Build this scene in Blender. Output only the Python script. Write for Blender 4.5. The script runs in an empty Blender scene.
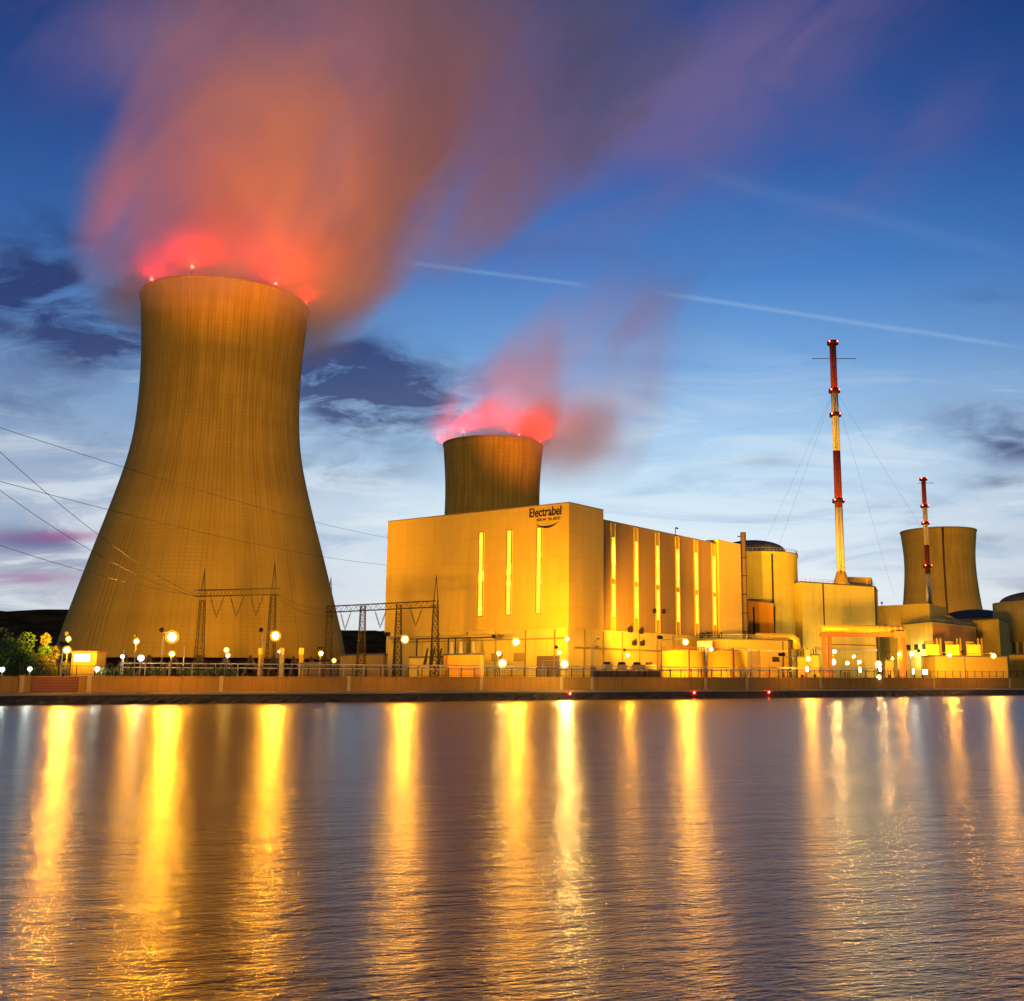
import bpy, math, random
from mathutils import Vector, Matrix, noise as mnoise
random.seed(7)
R = math.radians
S = bpy.context.scene
COL = S.collection

# ------------------------------------------------------------------ camera
F, PX, PY = 1079.0, 600.0, 500.5            # focal length and optical centre in pixels (the photo is a crop)
TH = math.atan(180.0 / F)                   # upward pitch
CAMZ = 4.0
cam_data = bpy.data.cameras.new('camera')
cam_data.sensor_fit = 'HORIZONTAL'; cam_data.sensor_width = 36.0
cam_data.lens = F * 36.0 / 1024.0
cam_data.shift_x = -(PX - 512.0) / 1024.0
cam_data.clip_start = 0.5; cam_data.clip_end = 20000
cam = bpy.data.objects.new('camera', cam_data); COL.objects.link(cam)
cam.location = (0, 0, CAMZ); cam.rotation_euler = (R(90) + TH, 0, 0)
S.camera = cam

def ray(px, py):
    c, s = math.cos(TH), math.sin(TH)
    xc = (px - PX) / F; yc = (PY - py) / F
    y = c - yc * s
    return xc / y, (s + yc * c) / y
def at(px, py, Y):
    a, e = ray(px, py)
    return Vector((a * Y, Y, CAMZ + e * Y))

# ------------------------------------------------------------------ exposure and render
vs = S.view_settings
S.display_settings.display_device = 'sRGB'
vs.view_transform = 'Standard'; vs.look = 'None'; vs.exposure = 0.0; vs.gamma = 1.0; vs.use_curve_mapping = False
S.render.engine = 'CYCLES'
cy = S.cycles
cy.max_bounces = 6; cy.diffuse_bounces = 2; cy.glossy_bounces = 3; cy.transmission_bounces = 2; cy.volume_bounces = 1
cy.transparent_max_bounces = 12
cy.sample_clamp_indirect = 4.0; cy.sample_clamp_direct = 0.0
cy.use_denoising = True
cy.volume_max_steps = 128; cy.volume_step_rate = 0.8
cy.use_light_tree = True
cy.caustics_reflective = False; cy.caustics_refractive = False

# ------------------------------------------------------------------ node helpers
class NT:
    def __init__(s, tree): s.t = tree; s.n = tree.nodes; s.l = tree.links
    def new(s, kind): return s.n.new(kind)
    def put(s, sock, v):
        if hasattr(v, 'default_value') or isinstance(v, bpy.types.NodeSocket): s.l.new(v, sock)
        elif isinstance(v, (tuple, list)) and len(v) == 3 and sock.type == 'RGBA': sock.default_value = (*v, 1)
        else: sock.default_value = v
    def m(s, op, a, b=None, c=None, clamp=False):
        n = s.new('ShaderNodeMath'); n.operation = op; n.use_clamp = clamp
        for i, v in enumerate((a, b, c)):
            if v is not None: s.put(n.inputs[i], v)
        return n.outputs[0]
    def add(s, a, b): return s.m('ADD', a, b)
    def sub(s, a, b): return s.m('SUBTRACT', a, b)
    def mul(s, a, b): return s.m('MULTIPLY', a, b)
    def div(s, a, b): return s.m('DIVIDE', a, b)
    def sstep(s, v, lo, hi, a=0.0, b=1.0):
        n = s.new('ShaderNodeMapRange'); n.interpolation_type = 'SMOOTHSTEP'
        s.put(n.inputs[0], v)
        for i, x in zip((1, 2, 3, 4), (lo, hi, a, b)): n.inputs[i].default_value = x
        return n.outputs[0]
    def lin(s, v, lo, hi, a=0.0, b=1.0):
        n = s.new('ShaderNodeMapRange'); n.clamp = True
        s.put(n.inputs[0], v)
        for i, x in zip((1, 2, 3, 4), (lo, hi, a, b)): n.inputs[i].default_value = x
        return n.outputs[0]
    def mix(s, f, a, b, mode='MIX'):
        n = s.new('ShaderNodeMix'); n.data_type = 'RGBA'; n.blend_type = mode
        s.put(n.inputs[0], f); s.put(n.inputs[6], a); s.put(n.inputs[7], b)
        return n.outputs[2]
    def xyz(s, v):
        n = s.new('ShaderNodeSeparateXYZ'); s.l.new(v, n.inputs[0]); return n.outputs
    def vec(s, x, y, z):
        n = s.new('ShaderNodeCombineXYZ')
        for i, v in enumerate((x, y, z)): s.put(n.inputs[i], v)
        return n.outputs[0]
    def noise(s, v, scale, detail=4, rough=.55, dist=0.0, dim='3D'):
        n = s.new('ShaderNodeTexNoise'); n.noise_dimensions = dim
        if v is not None: s.l.new(v, n.inputs['Vector'])
        n.inputs['Scale'].default_value = scale; n.inputs['Detail'].default_value = detail
        n.inputs['Roughness'].default_value = rough; n.inputs['Distortion'].default_value = dist
        return n.outputs[0]
    def ramp(s, v, stops, interp='LINEAR'):
        n = s.new('ShaderNodeValToRGB'); cr = n.color_ramp; cr.interpolation = interp
        while len(cr.elements) < len(stops): cr.elements.new(0.5)
        for e, (p, c) in zip(cr.elements, stops):
            e.position = p; e.color = (*c, 1) if len(c) == 3 else c
        s.put(n.inputs[0], v)
        return n.outputs[0]
    def curve(s, v, pts):
        n = s.new('ShaderNodeFloatCurve'); c = n.mapping.curves[0]
        c.points[0].location = pts[0]; c.points[1].location = pts[-1]
        for p in pts[1:-1]: c.points.new(*p)
        n.mapping.update()
        s.put(n.inputs['Value'], v); return n.outputs[0]
    def gauss(s, x, y, x0, y0, sx, sy, rot=0.0):
        dx = s.sub(x, x0); dy = s.sub(y, y0)
        if rot:
            c, k = math.cos(rot), math.sin(rot)
            dx, dy = s.add(s.mul(dx, c), s.mul(dy, k)), s.sub(s.mul(dy, c), s.mul(dx, k))
        dx = s.div(dx, sx); dy = s.div(dy, sy)
        return s.m('EXPONENT', s.mul(s.add(s.mul(dx, dx), s.mul(dy, dy)), -1.0))

def srgb(h):
    h = h.lstrip('#'); out = []
    for i in (0, 2, 4):
        v = int(h[i:i+2], 16) / 255
        out.append(v / 12.92 if v <= .04045 else ((v + .055) / 1.055) ** 2.4)
    return tuple(out)

# ------------------------------------------------------------------ sky: dusk gradient, Nishita and high cloud
world = bpy.data.worlds.new('World'); S.world = world; world.use_nodes = True
w = NT(world.node_tree); w.n.clear()
tc = w.new('ShaderNodeTexCoord'); dirv = tc.outputs['Generated']
dx, dy, dz = w.xyz(dirv)
el = w.m('MAXIMUM', dz, 0.0)
SKY = [(0.0, srgb('eeece2')), (.05, srgb('eef3f3')), (.10, srgb('e6f1f8')), (.165, srgb('d2e7f7')), (.22, srgb('acd0f0')),
       (.29, srgb('74a6dd')), (.36, srgb('4c84ca')), (.45, srgb('2f5ea8')), (.54, srgb('22478a')), (.62, srgb('1c3a74')), (1.0, srgb('172c5c'))]
base = w.ramp(el, SKY, 'LINEAR')
# the afterglow is brightest to the right of the halls; the sky dims away from it
glow_az = math.atan2(at(650, 500, 1)[0], 1)
az = w.m('ARCTAN2', dx, dy)
away = w.m('ABSOLUTE', w.sub(az, glow_az))
dim = w.sstep(away, .05, .60, 1.0, .58)
base = w.mix(1.0, base, w.vec(dim, dim, w.add(w.mul(dim, .8), .2)), 'MULTIPLY')
sky = w.new('ShaderNodeTexSky'); sky.sky_type = 'NISHITA'; sky.sun_disc = False
sky.sun_elevation = R(-4); sky.sun_rotation = glow_az; sky.ozone_density = 3.0
base = w.mix(.03, base, sky.outputs[0], 'ADD')
# gnomonic coordinates round the view of the plant: straight streaks stay straight
ysafe = w.m('MAXIMUM', w.m('ABSOLUTE', dy), .05)
ga = w.div(dx, ysafe); ge = w.div(dz, ysafe)
def blob(px, py, sx, sy, rot=0.0):
    a, e = ray(px, py)
    return w.gauss(ga, ge, a, e, sx / F, sy / F, rot)
# cloud layer coordinates: the plane of the cloud seen in perspective
den = w.add(el, .10)
cu = w.div(dx, den); cv = w.div(dy, den)
streak = w.noise(w.vec(w.mul(cu, .9), w.mul(cv, 1.7), 1.3), 2.2, 6, .58, .5)
fine = w.noise(w.vec(w.mul(ga, 5.0), w.mul(ge, 26.0), 2.0), 1.0, 6, .6, .7)
soft = w.noise(w.vec(w.mul(ga, 7.0), w.mul(ge, 15.0), 5.0), 1.0, 5, .55, .9)
# pale and grey horizontal bars low over the horizon
low = w.mul(w.sstep(el, .02, .06), w.sstep(el, .34, .12))
bars = w.mul(w.sstep(fine, .50, .70), low)
base = w.mix(w.mul(bars, .48), base, srgb('86a8cc'))
wisps = w.mul(w.sstep(fine, .50, .32), w.mul(low, .55))
base = w.mix(wisps, base, srgb('e9f2f6'))
# dark slate cloud banks
dark = w.mul(blob(45, 300, 140, 58), 1.35)
for b in ((115, 350, 70, 24, 1.0), (375, 398, 108, 46, 1.6), (1000, 420, 80, 22, .7), (20, 400, 120, 22, .5), (330, 470, 90, 16, .5), (330, 372, 60, 26, .9), (1010, 300, 60, 14, .3), (560, 250, 120, 16, .18), (1015, 448, 62, 17, 1.0), (1000, 482, 40, 7, .7), (40, 240, 60, 50, .35),
          (60, 440, 110, 26, .38), (350, 350, 40, 22, .6), (1010, 590, 60, 12, .4), (1000, 540, 60, 7, .5), (770, 462, 40, 7, .35), (320, 480, 60, 14, .4)):
    dark = w.add(dark, w.mul(blob(*b[:4]), b[4]))
torn = w.noise(w.vec(w.mul(ga, 16.0), w.mul(ge, 46.0), 9.0), 1.0, 6, .62, .8)
dark = w.m('MINIMUM', w.mul(dark, w.sstep(w.add(w.mul(soft, .62), w.mul(torn, .38)), .36, .62)), 1.0)
base = w.mix(w.mul(dark, .88), base, w.mix(w.sstep(el, .12, .32), srgb('4c5784'), srgb('2a366a')))
# low mauve and rose bars at the left
mau = w.mul(blob(20, 600, 120, 11), .9)
for b in ((40, 540, 90, 14, .8), (70, 566, 60, 8, .5), (1000, 610, 60, 9, .4)):
    mau = w.add(mau, w.mul(blob(*b[:4]), b[4]))
base = w.mix(w.mul(w.m('MINIMUM', mau, 1.0), w.sstep(fine, .36, .58)), base, srgb('59548c'))
rose = w.add(blob(25, 578, 60, 6), w.mul(blob(60, 536, 55, 6), .8))
base = w.mix(w.mul(w.m('MINIMUM', rose, 1.0), w.mul(w.sstep(soft, .22, .5), .95)), base, srgb('a05c92'))
# thin high cloud with a mauve tint, upper left to upper right
drift = w.noise(w.vec(w.mul(w.add(ga, w.mul(ge, .9)), 4.5), w.mul(w.sub(ge, w.mul(ga, .9)), 9.0), 8.0), 1.0, 5, .5, .5)
hi = w.mul(blob(620, 140, 210, 95, R(36)), .8)
for b in ((780, 50, 170, 70, R(36), .7), (860, 190, 120, 30, R(30), .35), (150, 30, 120, 60, 0.0, .6), (470, 20, 130, 50, 0.0, .55), (640, 330, 60, 60, R(50), .45), (300, 60, 260, 70, 0.0, .6), (900, 130, 140, 40, R(25), .35)):
    hi = w.add(hi, w.mul(blob(*b[:5]), b[5]))
hi = w.mul(w.m('MINIMUM', hi, 1.0), w.sstep(drift, .20, .62))
base = w.mix(w.mul(hi, .70), base, srgb('776490'))
# contrails
def trail(p, q, width, strength):
    (a0, e0), (a1, e1) = ray(*p), ray(*q)
    L = math.hypot(a1 - a0, e1 - e0); ux, uy = (a1 - a0) / L, (e1 - e0) / L
    rx, ry = w.sub(ga, a0), w.sub(ge, e0)
    al = w.div(w.add(w.mul(rx, ux), w.mul(ry, uy)), L)
    d = w.div(w.sub(w.mul(ry, ux), w.mul(rx, uy)), width / F)
    d = w.add(d, w.mul(w.sub(soft, .5), 1.5))
    f = w.m('EXPONENT', w.mul(w.mul(d, d), -1.0))
    f = w.mul(f, w.mul(w.sstep(al, 0, .15), w.sstep(al, 1.0, .85)))
    return w.mul(w.mul(f, w.sstep(dy, 0, .1)), strength)
for args in (((380, 259), (600, 287), 2.2, .17), ((640, 290), (1040, 350), 2.4, .22), ((680, 168), (1040, 262), 10.0, .04)):
    base = w.mix(trail(*args), base, srgb('b4d2f0'))
ground_dir = w.sstep(dz, -.02, 0.0)
base = w.mix(ground_dir, (0.02, .02, .025), base)
bg = w.new('ShaderNodeBackground'); w.l.new(base, bg.inputs[0]); bg.inputs[1].default_value = 1.0
wo = w.new('ShaderNodeOutputWorld'); w.l.new(bg.outputs[0], wo.inputs[0])

# ------------------------------------------------------------------ materials
def new_mat(name):
    m = bpy.data.materials.new(name); m.use_nodes = True
    t = NT(m.node_tree); b = t.n['Principled BSDF']
    return m, t, b
def surface(name, col, rough=.8, var=.18, scale=.15, streak=.0, joints=None, bump=.0, metal=0.0, rotz=0.0, dirt=(.10, .08, .05)):
    """base colour with broad tonal variation, rain streaks that run down and optional panel joints (width, height, depth)"""
    m, t, b = new_mat(name)
    co = t.new('ShaderNodeTexCoord').outputs['Object']
    if rotz:
        mp = t.new('ShaderNodeMapping'); mp.inputs['Rotation'].default_value = (0, 0, rotz); t.l.new(co, mp.inputs[0]); co = mp.outputs[0]
    n1 = t.noise(co, scale, 6, .6)
    n2 = t.noise(co, scale * 9, 3, .6)
    k = t.add(t.mul(t.sub(n1, .5), var * 2), t.mul(t.sub(n2, .5), var))
    c = t.mix(1.0, col, t.vec(t.add(1.0, k), t.add(1.0, k), t.add(1.0, k)), 'MULTIPLY')
    x, y, z = t.xyz(co)
    if streak:
        st = t.noise(t.vec(t.mul(x, 1.1), t.mul(y, 1.1), t.mul(z, .05)), 1.0, 5, .65)
        c = t.mix(t.mul(t.sstep(st, .48, .75), streak), c, dirt)
    if joints:
        jw, jh, jd = joints
        br = t.new('ShaderNodeTexBrick'); br.offset = 0.0
        t.l.new(t.vec(t.add(x, y), z, 0.0), br.inputs['Vector'])
        br.inputs['Scale'].default_value = 1.0; br.inputs['Mortar Size'].default_value = .05
        br.inputs['Brick Width'].default_value = jw; br.inputs['Row Height'].default_value = jh
        br.inputs['Color1'].default_value = (1, 1, 1, 1); br.inputs['Color2'].default_value = (.93, .93, .93, 1)
        br.inputs['Mortar'].default_value = (1 - jd,) * 3 + (1,)
        c = t.mix(1.0, c, br.outputs[0], 'MULTIPLY')
    t.l.new(c, b.inputs['Base Color'])
    b.inputs['Roughness'].default_value = rough; b.inputs['Metallic'].default_value = metal
    b.inputs['Specular IOR Level'].default_value = .18
    if bump:
        bp = t.new('ShaderNodeBump'); bp.inputs['Strength'].default_value = 1; bp.inputs['Distance'].default_value = bump
        t.l.new(n2, bp.inputs['Height']); t.l.new(bp.outputs[0], b.inputs['Normal'])
    return m
def glow(name, col, strength):
    m, t, b = new_mat(name)
    b.inputs['Base Color'].default_value = (.8, .8, .8, 1)
    b.inputs['Emission Color'].default_value = (*col, 1); b.inputs['Emission Strength'].default_value = strength
    return m
PLANT = R(-55.5)
M = dict(
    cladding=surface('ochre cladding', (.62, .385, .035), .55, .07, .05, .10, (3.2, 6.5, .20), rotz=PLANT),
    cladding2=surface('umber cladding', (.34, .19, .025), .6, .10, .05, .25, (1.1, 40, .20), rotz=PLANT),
    basewall=surface('cream concrete base', (.62, .44, .07), .8, .10, .08, .25, (2.4, 30, .16), rotz=PLANT),
    concrete=surface('pale yellow concrete', (.52, .41, .08), .85, .14, .08, .35, (7, 2.5, .10), rotz=PLANT),
    concrete2=surface('buff concrete', (.46, .33, .06), .85, .12, .08, .30, (5, 3, .10), rotz=PLANT),
    orange=surface('orange painted wall', (.55, .25, .025), .7, .08, .08, .15, (4, 30, .12), rotz=PLANT),
    brown=surface('brown cladding', (.30, .19, .035), .7, .10, .1, .15, (2.5, 20, .12), rotz=PLANT),
    darkbrown=surface('dark brown concrete', (.16, .10, .055), .9, .2, .1, .4),
    roof=surface('roof felt', (.08, .075, .07), .9, .2, .2),
    quaywall=surface('terracotta quay wall', (.46, .225, .035), .85, .18, .12, .50, (4.2, 40, .30), bump=.02, rotz=R(-30)),
    coping=surface('stone coping', (.60, .42, .14), .8, .12, .4),
    bank=surface('wet dark stone', (.055, .040, .028), .7, .45, .5, .3, bump=.15),
    paving=surface('quay paving', (.30, .22, .12), .85, .2, .3),
    ground=surface('asphalt and gravel ground', (.07, .065, .05), .9, .3, .06, bump=.02),
    dark=surface('dark steel', (.025, .018, .012), .6, .2, .5),
    galv=surface('galvanised steel', (.42, .38, .30), .45, .15, .5, metal=.4),
    rust=surface('red lead steel', (.30, .10, .035), .6, .2, .4, .2),
    red=surface('red mast paint', (.20, .028, .016), .5, .12, .5, .1),
    white=surface('white mast paint', (.62, .52, .26), .5, .12, .5, .15),
    tank=surface('yellow tank paint', (.66, .44, .05), .5, .08, .3, .25, (2.2, 3, .10)),
    duct=surface('duct sheet metal', (.55, .34, .04), .45, .10, .4, .2, metal=.2),
    cream=surface('cream paint', (.62, .50, .26), .6, .08, .3),
    ink=surface('dark sign letters', (.03, .018, .012), .6, .1, .5),
    cable=surface('cable', (.012, .012, .014), .6, .1, .5),
    bark=surface('bark', (.07, .05, .03), .9, .3, 2),
)
def leaf_mat(name, c1, c2):
    m, t, b = new_mat(name)
    g = t.new('ShaderNodeNewGeometry')
    c = t.mix(g.outputs['Random Per Island'], c1, c2)
    t.l.new(c, b.inputs['Base Color']); b.inputs['Roughness'].default_value = .6
    return m
M['leaf'] = leaf_mat('leaves', (.035, .09, .008), (.09, .18, .015))
M['leaf2'] = leaf_mat('dry leaves', (.09, .085, .015), (.15, .13, .022))
def hill_mat():
    m, t, b = new_mat('wooded hillside')
    co = t.new('ShaderNodeTexCoord').outputs['Object']
    c = t.mix(t.sstep(t.noise(co, .05, 6, .7), .35, .7), (.07, .03, .010), (.17, .085, .025))
    t.l.new(c, b.inputs['Base Color']); b.inputs['Roughness'].default_value = 1; b.inputs['Specular IOR Level'].default_value = 0.0
    return m
M['hill'] = hill_mat()
def tower_mat(name, tint, nribs, lift):
    """ribbed shell: dark meridional ribs, lift joints and weather streaks, darker round the throat"""
    m, t, b = new_mat(name)
    co = t.new('ShaderNodeTexCoord').outputs['Object']
    x, y, z = t.xyz(co)
    ang = t.mul(t.m('ARCTAN2', y, x), nribs / (2 * math.pi))
    fr = t.m('ABSOLUTE', t.sub(t.m('FRACT', ang), .5))
    idx = t.m('FLOOR', ang)
    wn = t.new('ShaderNodeTexWhiteNoise'); wn.noise_dimensions = '2D'
    t.l.new(t.vec(idx, t.m('FLOOR', t.div(z, 55.0)), 0.0), wn.inputs['Vector'])
    rib = t.mul(t.sstep(fr, .30, .48), t.lin(t.m('POWER', wn.outputs[0], 1.6), 0, 1, .12, 1.0))
    ringf = t.m('ABSOLUTE', t.sub(t.m('FRACT', t.div(z, lift)), .5))
    ring = t.sstep(ringf, .38, .48)
    cyl = t.vec(t.mul(ang, .55), 0.0, t.mul(z, .03))
    stn = t.noise(cyl, 1.0, 6, .65)
    ringn = t.noise(t.vec(t.mul(ang, .02), 0.0, t.mul(z, .12)), 1.0, 3, .6)
    n1 = t.noise(co, .035, 5, .6)
    bandn = t.sstep(t.noise(t.vec(t.mul(ang, .006), 0.0, t.mul(z, .045)), 1.0, 4, .6), .40, .66)
    stain = t.m('MINIMUM', t.add(t.mul(t.sstep(stn, .38, .66), t.sstep(z, 45, 120, .3, .95)), t.mul(bandn, t.sstep(z, 40, 100, .15, .5))), 1.0)
    c = t.mix(t.mul(stain, .55), tint, (tint[0] * .5, tint[1] * .48, tint[2] * .45))
    c = t.mix(t.mul(rib, t.sstep(z, 30, 100, .22, .62)), c, (tint[0] * .30, tint[1] * .28, tint[2] * .25))
    c = t.mix(t.mul(ring, t.mul(t.sstep(n1, .35, .65), .20)), c, (.06, .045, .02))
    k = t.add(t.add(.62, t.mul(n1, .42)), t.mul(ringn, .36))
    c = t.mix(1.0, c, t.vec(k, k, k), 'MULTIPLY')
    t.l.new(c, b.inputs['Base Color']); b.inputs['Roughness'].default_value = .9; b.inputs['Specular IOR Level'].default_value = .15
    bp = t.new('ShaderNodeBump'); bp.inputs['Strength'].default_value = 1; bp.inputs['Distance'].default_value = .12
    t.l.new(rib, bp.inputs['Height']); t.l.new(bp.outputs[0], b.inputs['Normal'])
    return m
M['shell'] = tower_mat('cooling tower shell', (.43, .27, .035), 150, 1.5)
M['shell2'] = tower_mat('coarse ribbed shell', (.44, .30, .04), 60, 2.6)
M['shell3'] = tower_mat('far tower shell', (.46, .31, .05), 120, 2.0)
def window_mat():
    m, t, b = new_mat('lit translucent glazing')
    co = t.new('ShaderNodeTexCoord').outputs['Object']
    x, y, z = t.xyz(co)
    spot = t.noise(t.vec(t.mul(x, .08), t.mul(y, .08), t.mul(z, .22)), 1.0, 2, .5)
    bar = t.sstep(t.m('ABSOLUTE', t.sub(t.m('FRACT', t.div(z, 1.9)), .5)), .44, .48, 1.0, .62)
    st = t.mul(t.add(1.0, t.mul(t.sstep(spot, .54, .70), 2.2)), bar)
    b.inputs['Base Color'].default_value = (.5, .4, .1, 1); b.inputs['Roughness'].default_value = .3
    b.inputs['Emission Color'].default_value = (1, .72, .035, 1)
    t.l.new(st, b.inputs['Emission Strength'])
    return m
M['window'] = window_mat()
SOD = (1.0, .485, .03); WARM = (1.0, .66, .16); COOL = (.85, 1.0, .80); WHITE = (1, .93, .75)

# ------------------------------------------------------------------ mesh helper
class MB:
    def __init__(s): s.v = []; s.f = []; s.smooth = set()
    def quad(s, pts):
        i = len(s.v); s.v += [Vector(p) for p in pts]; s.f.append(tuple(range(i, i + len(pts))))
    def prism(s, fp, z0, z1):
        fp = [Vector((p[0], p[1], 0)) for p in fp]
        area = sum(fp[i].x * fp[(i+1) % len(fp)].y - fp[(i+1) % len(fp)].x * fp[i].y for i in range(len(fp)))
        if area < 0: fp = fp[::-1]
        n = len(fp); i = len(s.v)
        t1 = z1 if isinstance(z1, (list, tuple)) else [z1] * n
        if area < 0 and isinstance(z1, (list, tuple)): t1 = list(z1)[::-1]
        s.v += [Vector((p.x, p.y, z0)) for p in fp] + [Vector((p.x, p.y, t)) for p, t in zip(fp, t1)]
        s.f.append(tuple(range(i, i + n))[::-1]); s.f.append(tuple(range(i + n, i + 2 * n)))
        for k in range(n):
            a, b = i + k, i + (k + 1) % n
            s.f.append((a, b, b + n, a + n))
        return s
    def box(s, c, size, rz=0.0):
        hx, hy = size[0] / 2, size[1] / 2; co, si = math.cos(rz), math.sin(rz)
        fp = [(c[0] + x * co - y * si, c[1] + x * si + y * co) for x, y in ((-hx, -hy), (hx, -hy), (hx, hy), (-hx, hy))]
        return s.prism(fp, c[2] - size[2] / 2, c[2] + size[2] / 2)
    def tube(s, pts, r, n=8, cap=True):
        pts = [Vector(p) for p in pts]; rs = r if isinstance(r, (list, tuple)) else [r] * len(pts)
        i = len(s.v)
        for k, p in enumerate(pts):
            d = (pts[min(k + 1, len(pts) - 1)] - pts[max(k - 1, 0)]).normalized()
            up = Vector((0, 0, 1)) if abs(d.z) < .95 else Vector((1, 0, 0))
            a = d.cross(up).normalized(); b = a.cross(d)
            for j in range(n):
                t = 2 * math.pi * j / n
                s.v.append(p + (a * math.cos(t) + b * math.sin(t)) * rs[k])
        for k in range(len(pts) - 1):
            for j in range(n):
                a = i + k * n + j; b = i + k * n + (j + 1) % n
                s.smooth.add(len(s.f)); s.f.append((a, b, b + n, a + n))
        if cap:
            s.f.append(tuple(range(i, i + n))[::-1]); e = i + (len(pts) - 1) * n; s.f.append(tuple(range(e, e + n)))
        return s
    def lathe(s, c, prof, n=32, a0=0.0, a1=2 * math.pi):
        """profile of (radius, z) turned round a vertical axis at c"""
        full = abs(a1 - a0 - 2 * math.pi) < 1e-6; i = len(s.v); m = n if full else n + 1
        for r, z in prof:
            for j in range(m):
                t = a0 + (a1 - a0) * j / n
                s.v.append(Vector((c[0] + r * math.cos(t), c[1] + r * math.sin(t), c[2] + z)))
        for k in range(len(prof) - 1):
            for j in range(n):
                a = i + k * m + j; b = i + k * m + (j + 1) % m
                s.smooth.add(len(s.f)); s.f.append((a, b, b + m, a + m))
        return s
    def ball(s, c, r, n=10, sz=1.0):
        k = n // 2
        return s.lathe(c, [(max(r * math.sin(math.pi * q / k), 1e-3), -r * sz * math.cos(math.pi * q / k)) for q in range(k + 1)], n)
    def build(s, name, mat, parent=None, origin=None):
        if parent is not None: o0 = Vector(parent.get('base_pos', (0, 0, 0)))
        else: o0 = Vector(origin or (0, 0, 0))
        me = bpy.data.meshes.new(name)
        me.from_pydata([v - o0 for v in s.v], [], s.f)
        if s.smooth:
            me.polygons.foreach_set('use_smooth', [i in s.smooth for i in range(len(s.f))])
        me.materials.append(mat); me.update()
        o = bpy.data.objects.new(name, me); COL.objects.link(o)
        if parent is not None: o.parent = parent; o['base_pos'] = tuple(o0)
        else: o.location = o0; o['base_pos'] = tuple(o0)
        return o
def tag(o, label=None, cat=None, group=None, kind=None):
    for k, v in (('label', label), ('category', cat), ('group', group), ('kind', kind)):
        if v: o[k] = v
    return o
def thing(name, base, label, cat, group=None):
    o = bpy.data.objects.new(name, None); COL.objects.link(o)
    o.location = base; o['base_pos'] = tuple(base); o.empty_display_size = 1
    return tag(o, label, cat, group)
def part_label(o, label): o['label'] = label; return o

# ------------------------------------------------------------------ the setting: river, bank, ground, hills
GZ = 3.4
W0, W1 = Vector((-99.0, 181.5, 0)), Vector((119.0, 307.0, 0))
BT = (W1 - W0).normalized(); BN = Vector((-BT.y, BT.x, 0))
def bank_pt(s, off=0.0, z=0.0):
    p = W0 + BT * s + BN * off; return Vector((p.x, p.y, z))
BL = (W1 - W0).length
def bank_s(px, off):
    """where along the bank, set back by off, the view through px meets it"""
    a = ray(px, 680)[0]; p = W0 + BN * off
    return (a * p.y - p.x) / (BT.x - a * BT.y)
def bankY(px, off=0.0): return bank_pt(bank_s(px, off), off).y

def water():
    m, t, b = new_mat('river water')
    g = t.new('ShaderNodeTexCoord').outputs['Object']
    x, y, z = t.xyz(g)
    # ripples run slightly aslant to the bank
    u = t.add(t.mul(x, .96), t.mul(y, .28)); v = t.sub(t.mul(y, .96), t.mul(x, .28))
    n1 = t.noise(t.vec(t.mul(u, .8), t.mul(v, 1.9), 0.0), .55, 4, .62)
    n2 = t.noise(t.vec(t.mul(u, .75), t.mul(v, 1.7), 3.0), 2.8, 3, .65)
    n3 = t.noise(t.vec(t.mul(u, .08), t.mul(v, .22), 7.0), 1.0, 3, .5)
    n4 = t.noise(t.vec(t.mul(u, .5), t.mul(v, 1.5), 5.0), 9.5, 3, .6)
    h = t.add(t.add(t.add(t.mul(n1, .075), t.mul(n2, .038)), t.mul(n4, .015)), t.mul(n3, .12))
    bp = t.new('ShaderNodeBump'); bp.inputs['Strength'].default_value = 1; bp.inputs['Distance'].default_value = 1.0
    t.l.new(h, bp.inputs['Height']); t.l.new(bp.outputs[0], b.inputs['Normal'])
    b.inputs['Base Color'].default_value = (.022, .016, .012, 1)
    b.inputs['Roughness'].default_value = .272
    b.inputs['IOR'].default_value = 1.33
    return m
wm = MB(); wm.quad([(-1500, -200, 0), (1500, -200, 0), (1500, 1400, 0), (-1500, 1400, 0)])
o = wm.build('river_water', water()); tag(o, 'dark rippled river with golden streaks of lamp light', 'river', kind='structure')

# quay: stone foot, edge kerb, walkway up to the wall
qb = MB(); qp = MB(); qk = MB()
s0, s1 = -900, 1500
def strip(mb, prof, s0, s1, n=1):
    for k in range(n):
        a, b = s0 + (s1 - s0) * k / n, s0 + (s1 - s0) * (k + 1) / n
        for (o0, z0), (o1, z1) in zip(prof, prof[1:]):
            mb.quad([bank_pt(a, o0, z0), bank_pt(b, o0, z0), bank_pt(b, o1, z1), bank_pt(a, o1, z1)])
rnd = random.Random(12)
sv = [-900, -400] + [-60 + .9 * k for k in range(400)] + [500, 900, 1500]
cols = []
for s_ in sv:
    j = [rnd.uniform(-.28, .22) for _ in range(4)]
    cols.append([bank_pt(s_, -.7 + j[0], -1.0), bank_pt(s_, -.25 + j[1], -.05 + rnd.uniform(-.05, .12)), bank_pt(s_, .0 + j[2] * .6, .55 + rnd.uniform(-.15, .15)), bank_pt(s_, .16 + j[3] * .3, 1.05 + rnd.uniform(-.1, .1)), bank_pt(s_, .35, 1.45)])
for ca, cb_ in zip(cols, cols[1:]):
    for k in range(4): qb.quad([ca[k], cb_[k], cb_[k + 1], ca[k + 1]])
strip(qk, [(.25, 1.45), (.25, 1.80), (.9, 1.80)], s0, s1, 60)
strip(qp, [(.9, 1.796), (6.2, 1.97)], s0, s1, 60)
tag(qb.build('quay_bank', M['bank']), 'dark wet stone foot of the quay at the waterline', 'quay', kind='structure')
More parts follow.
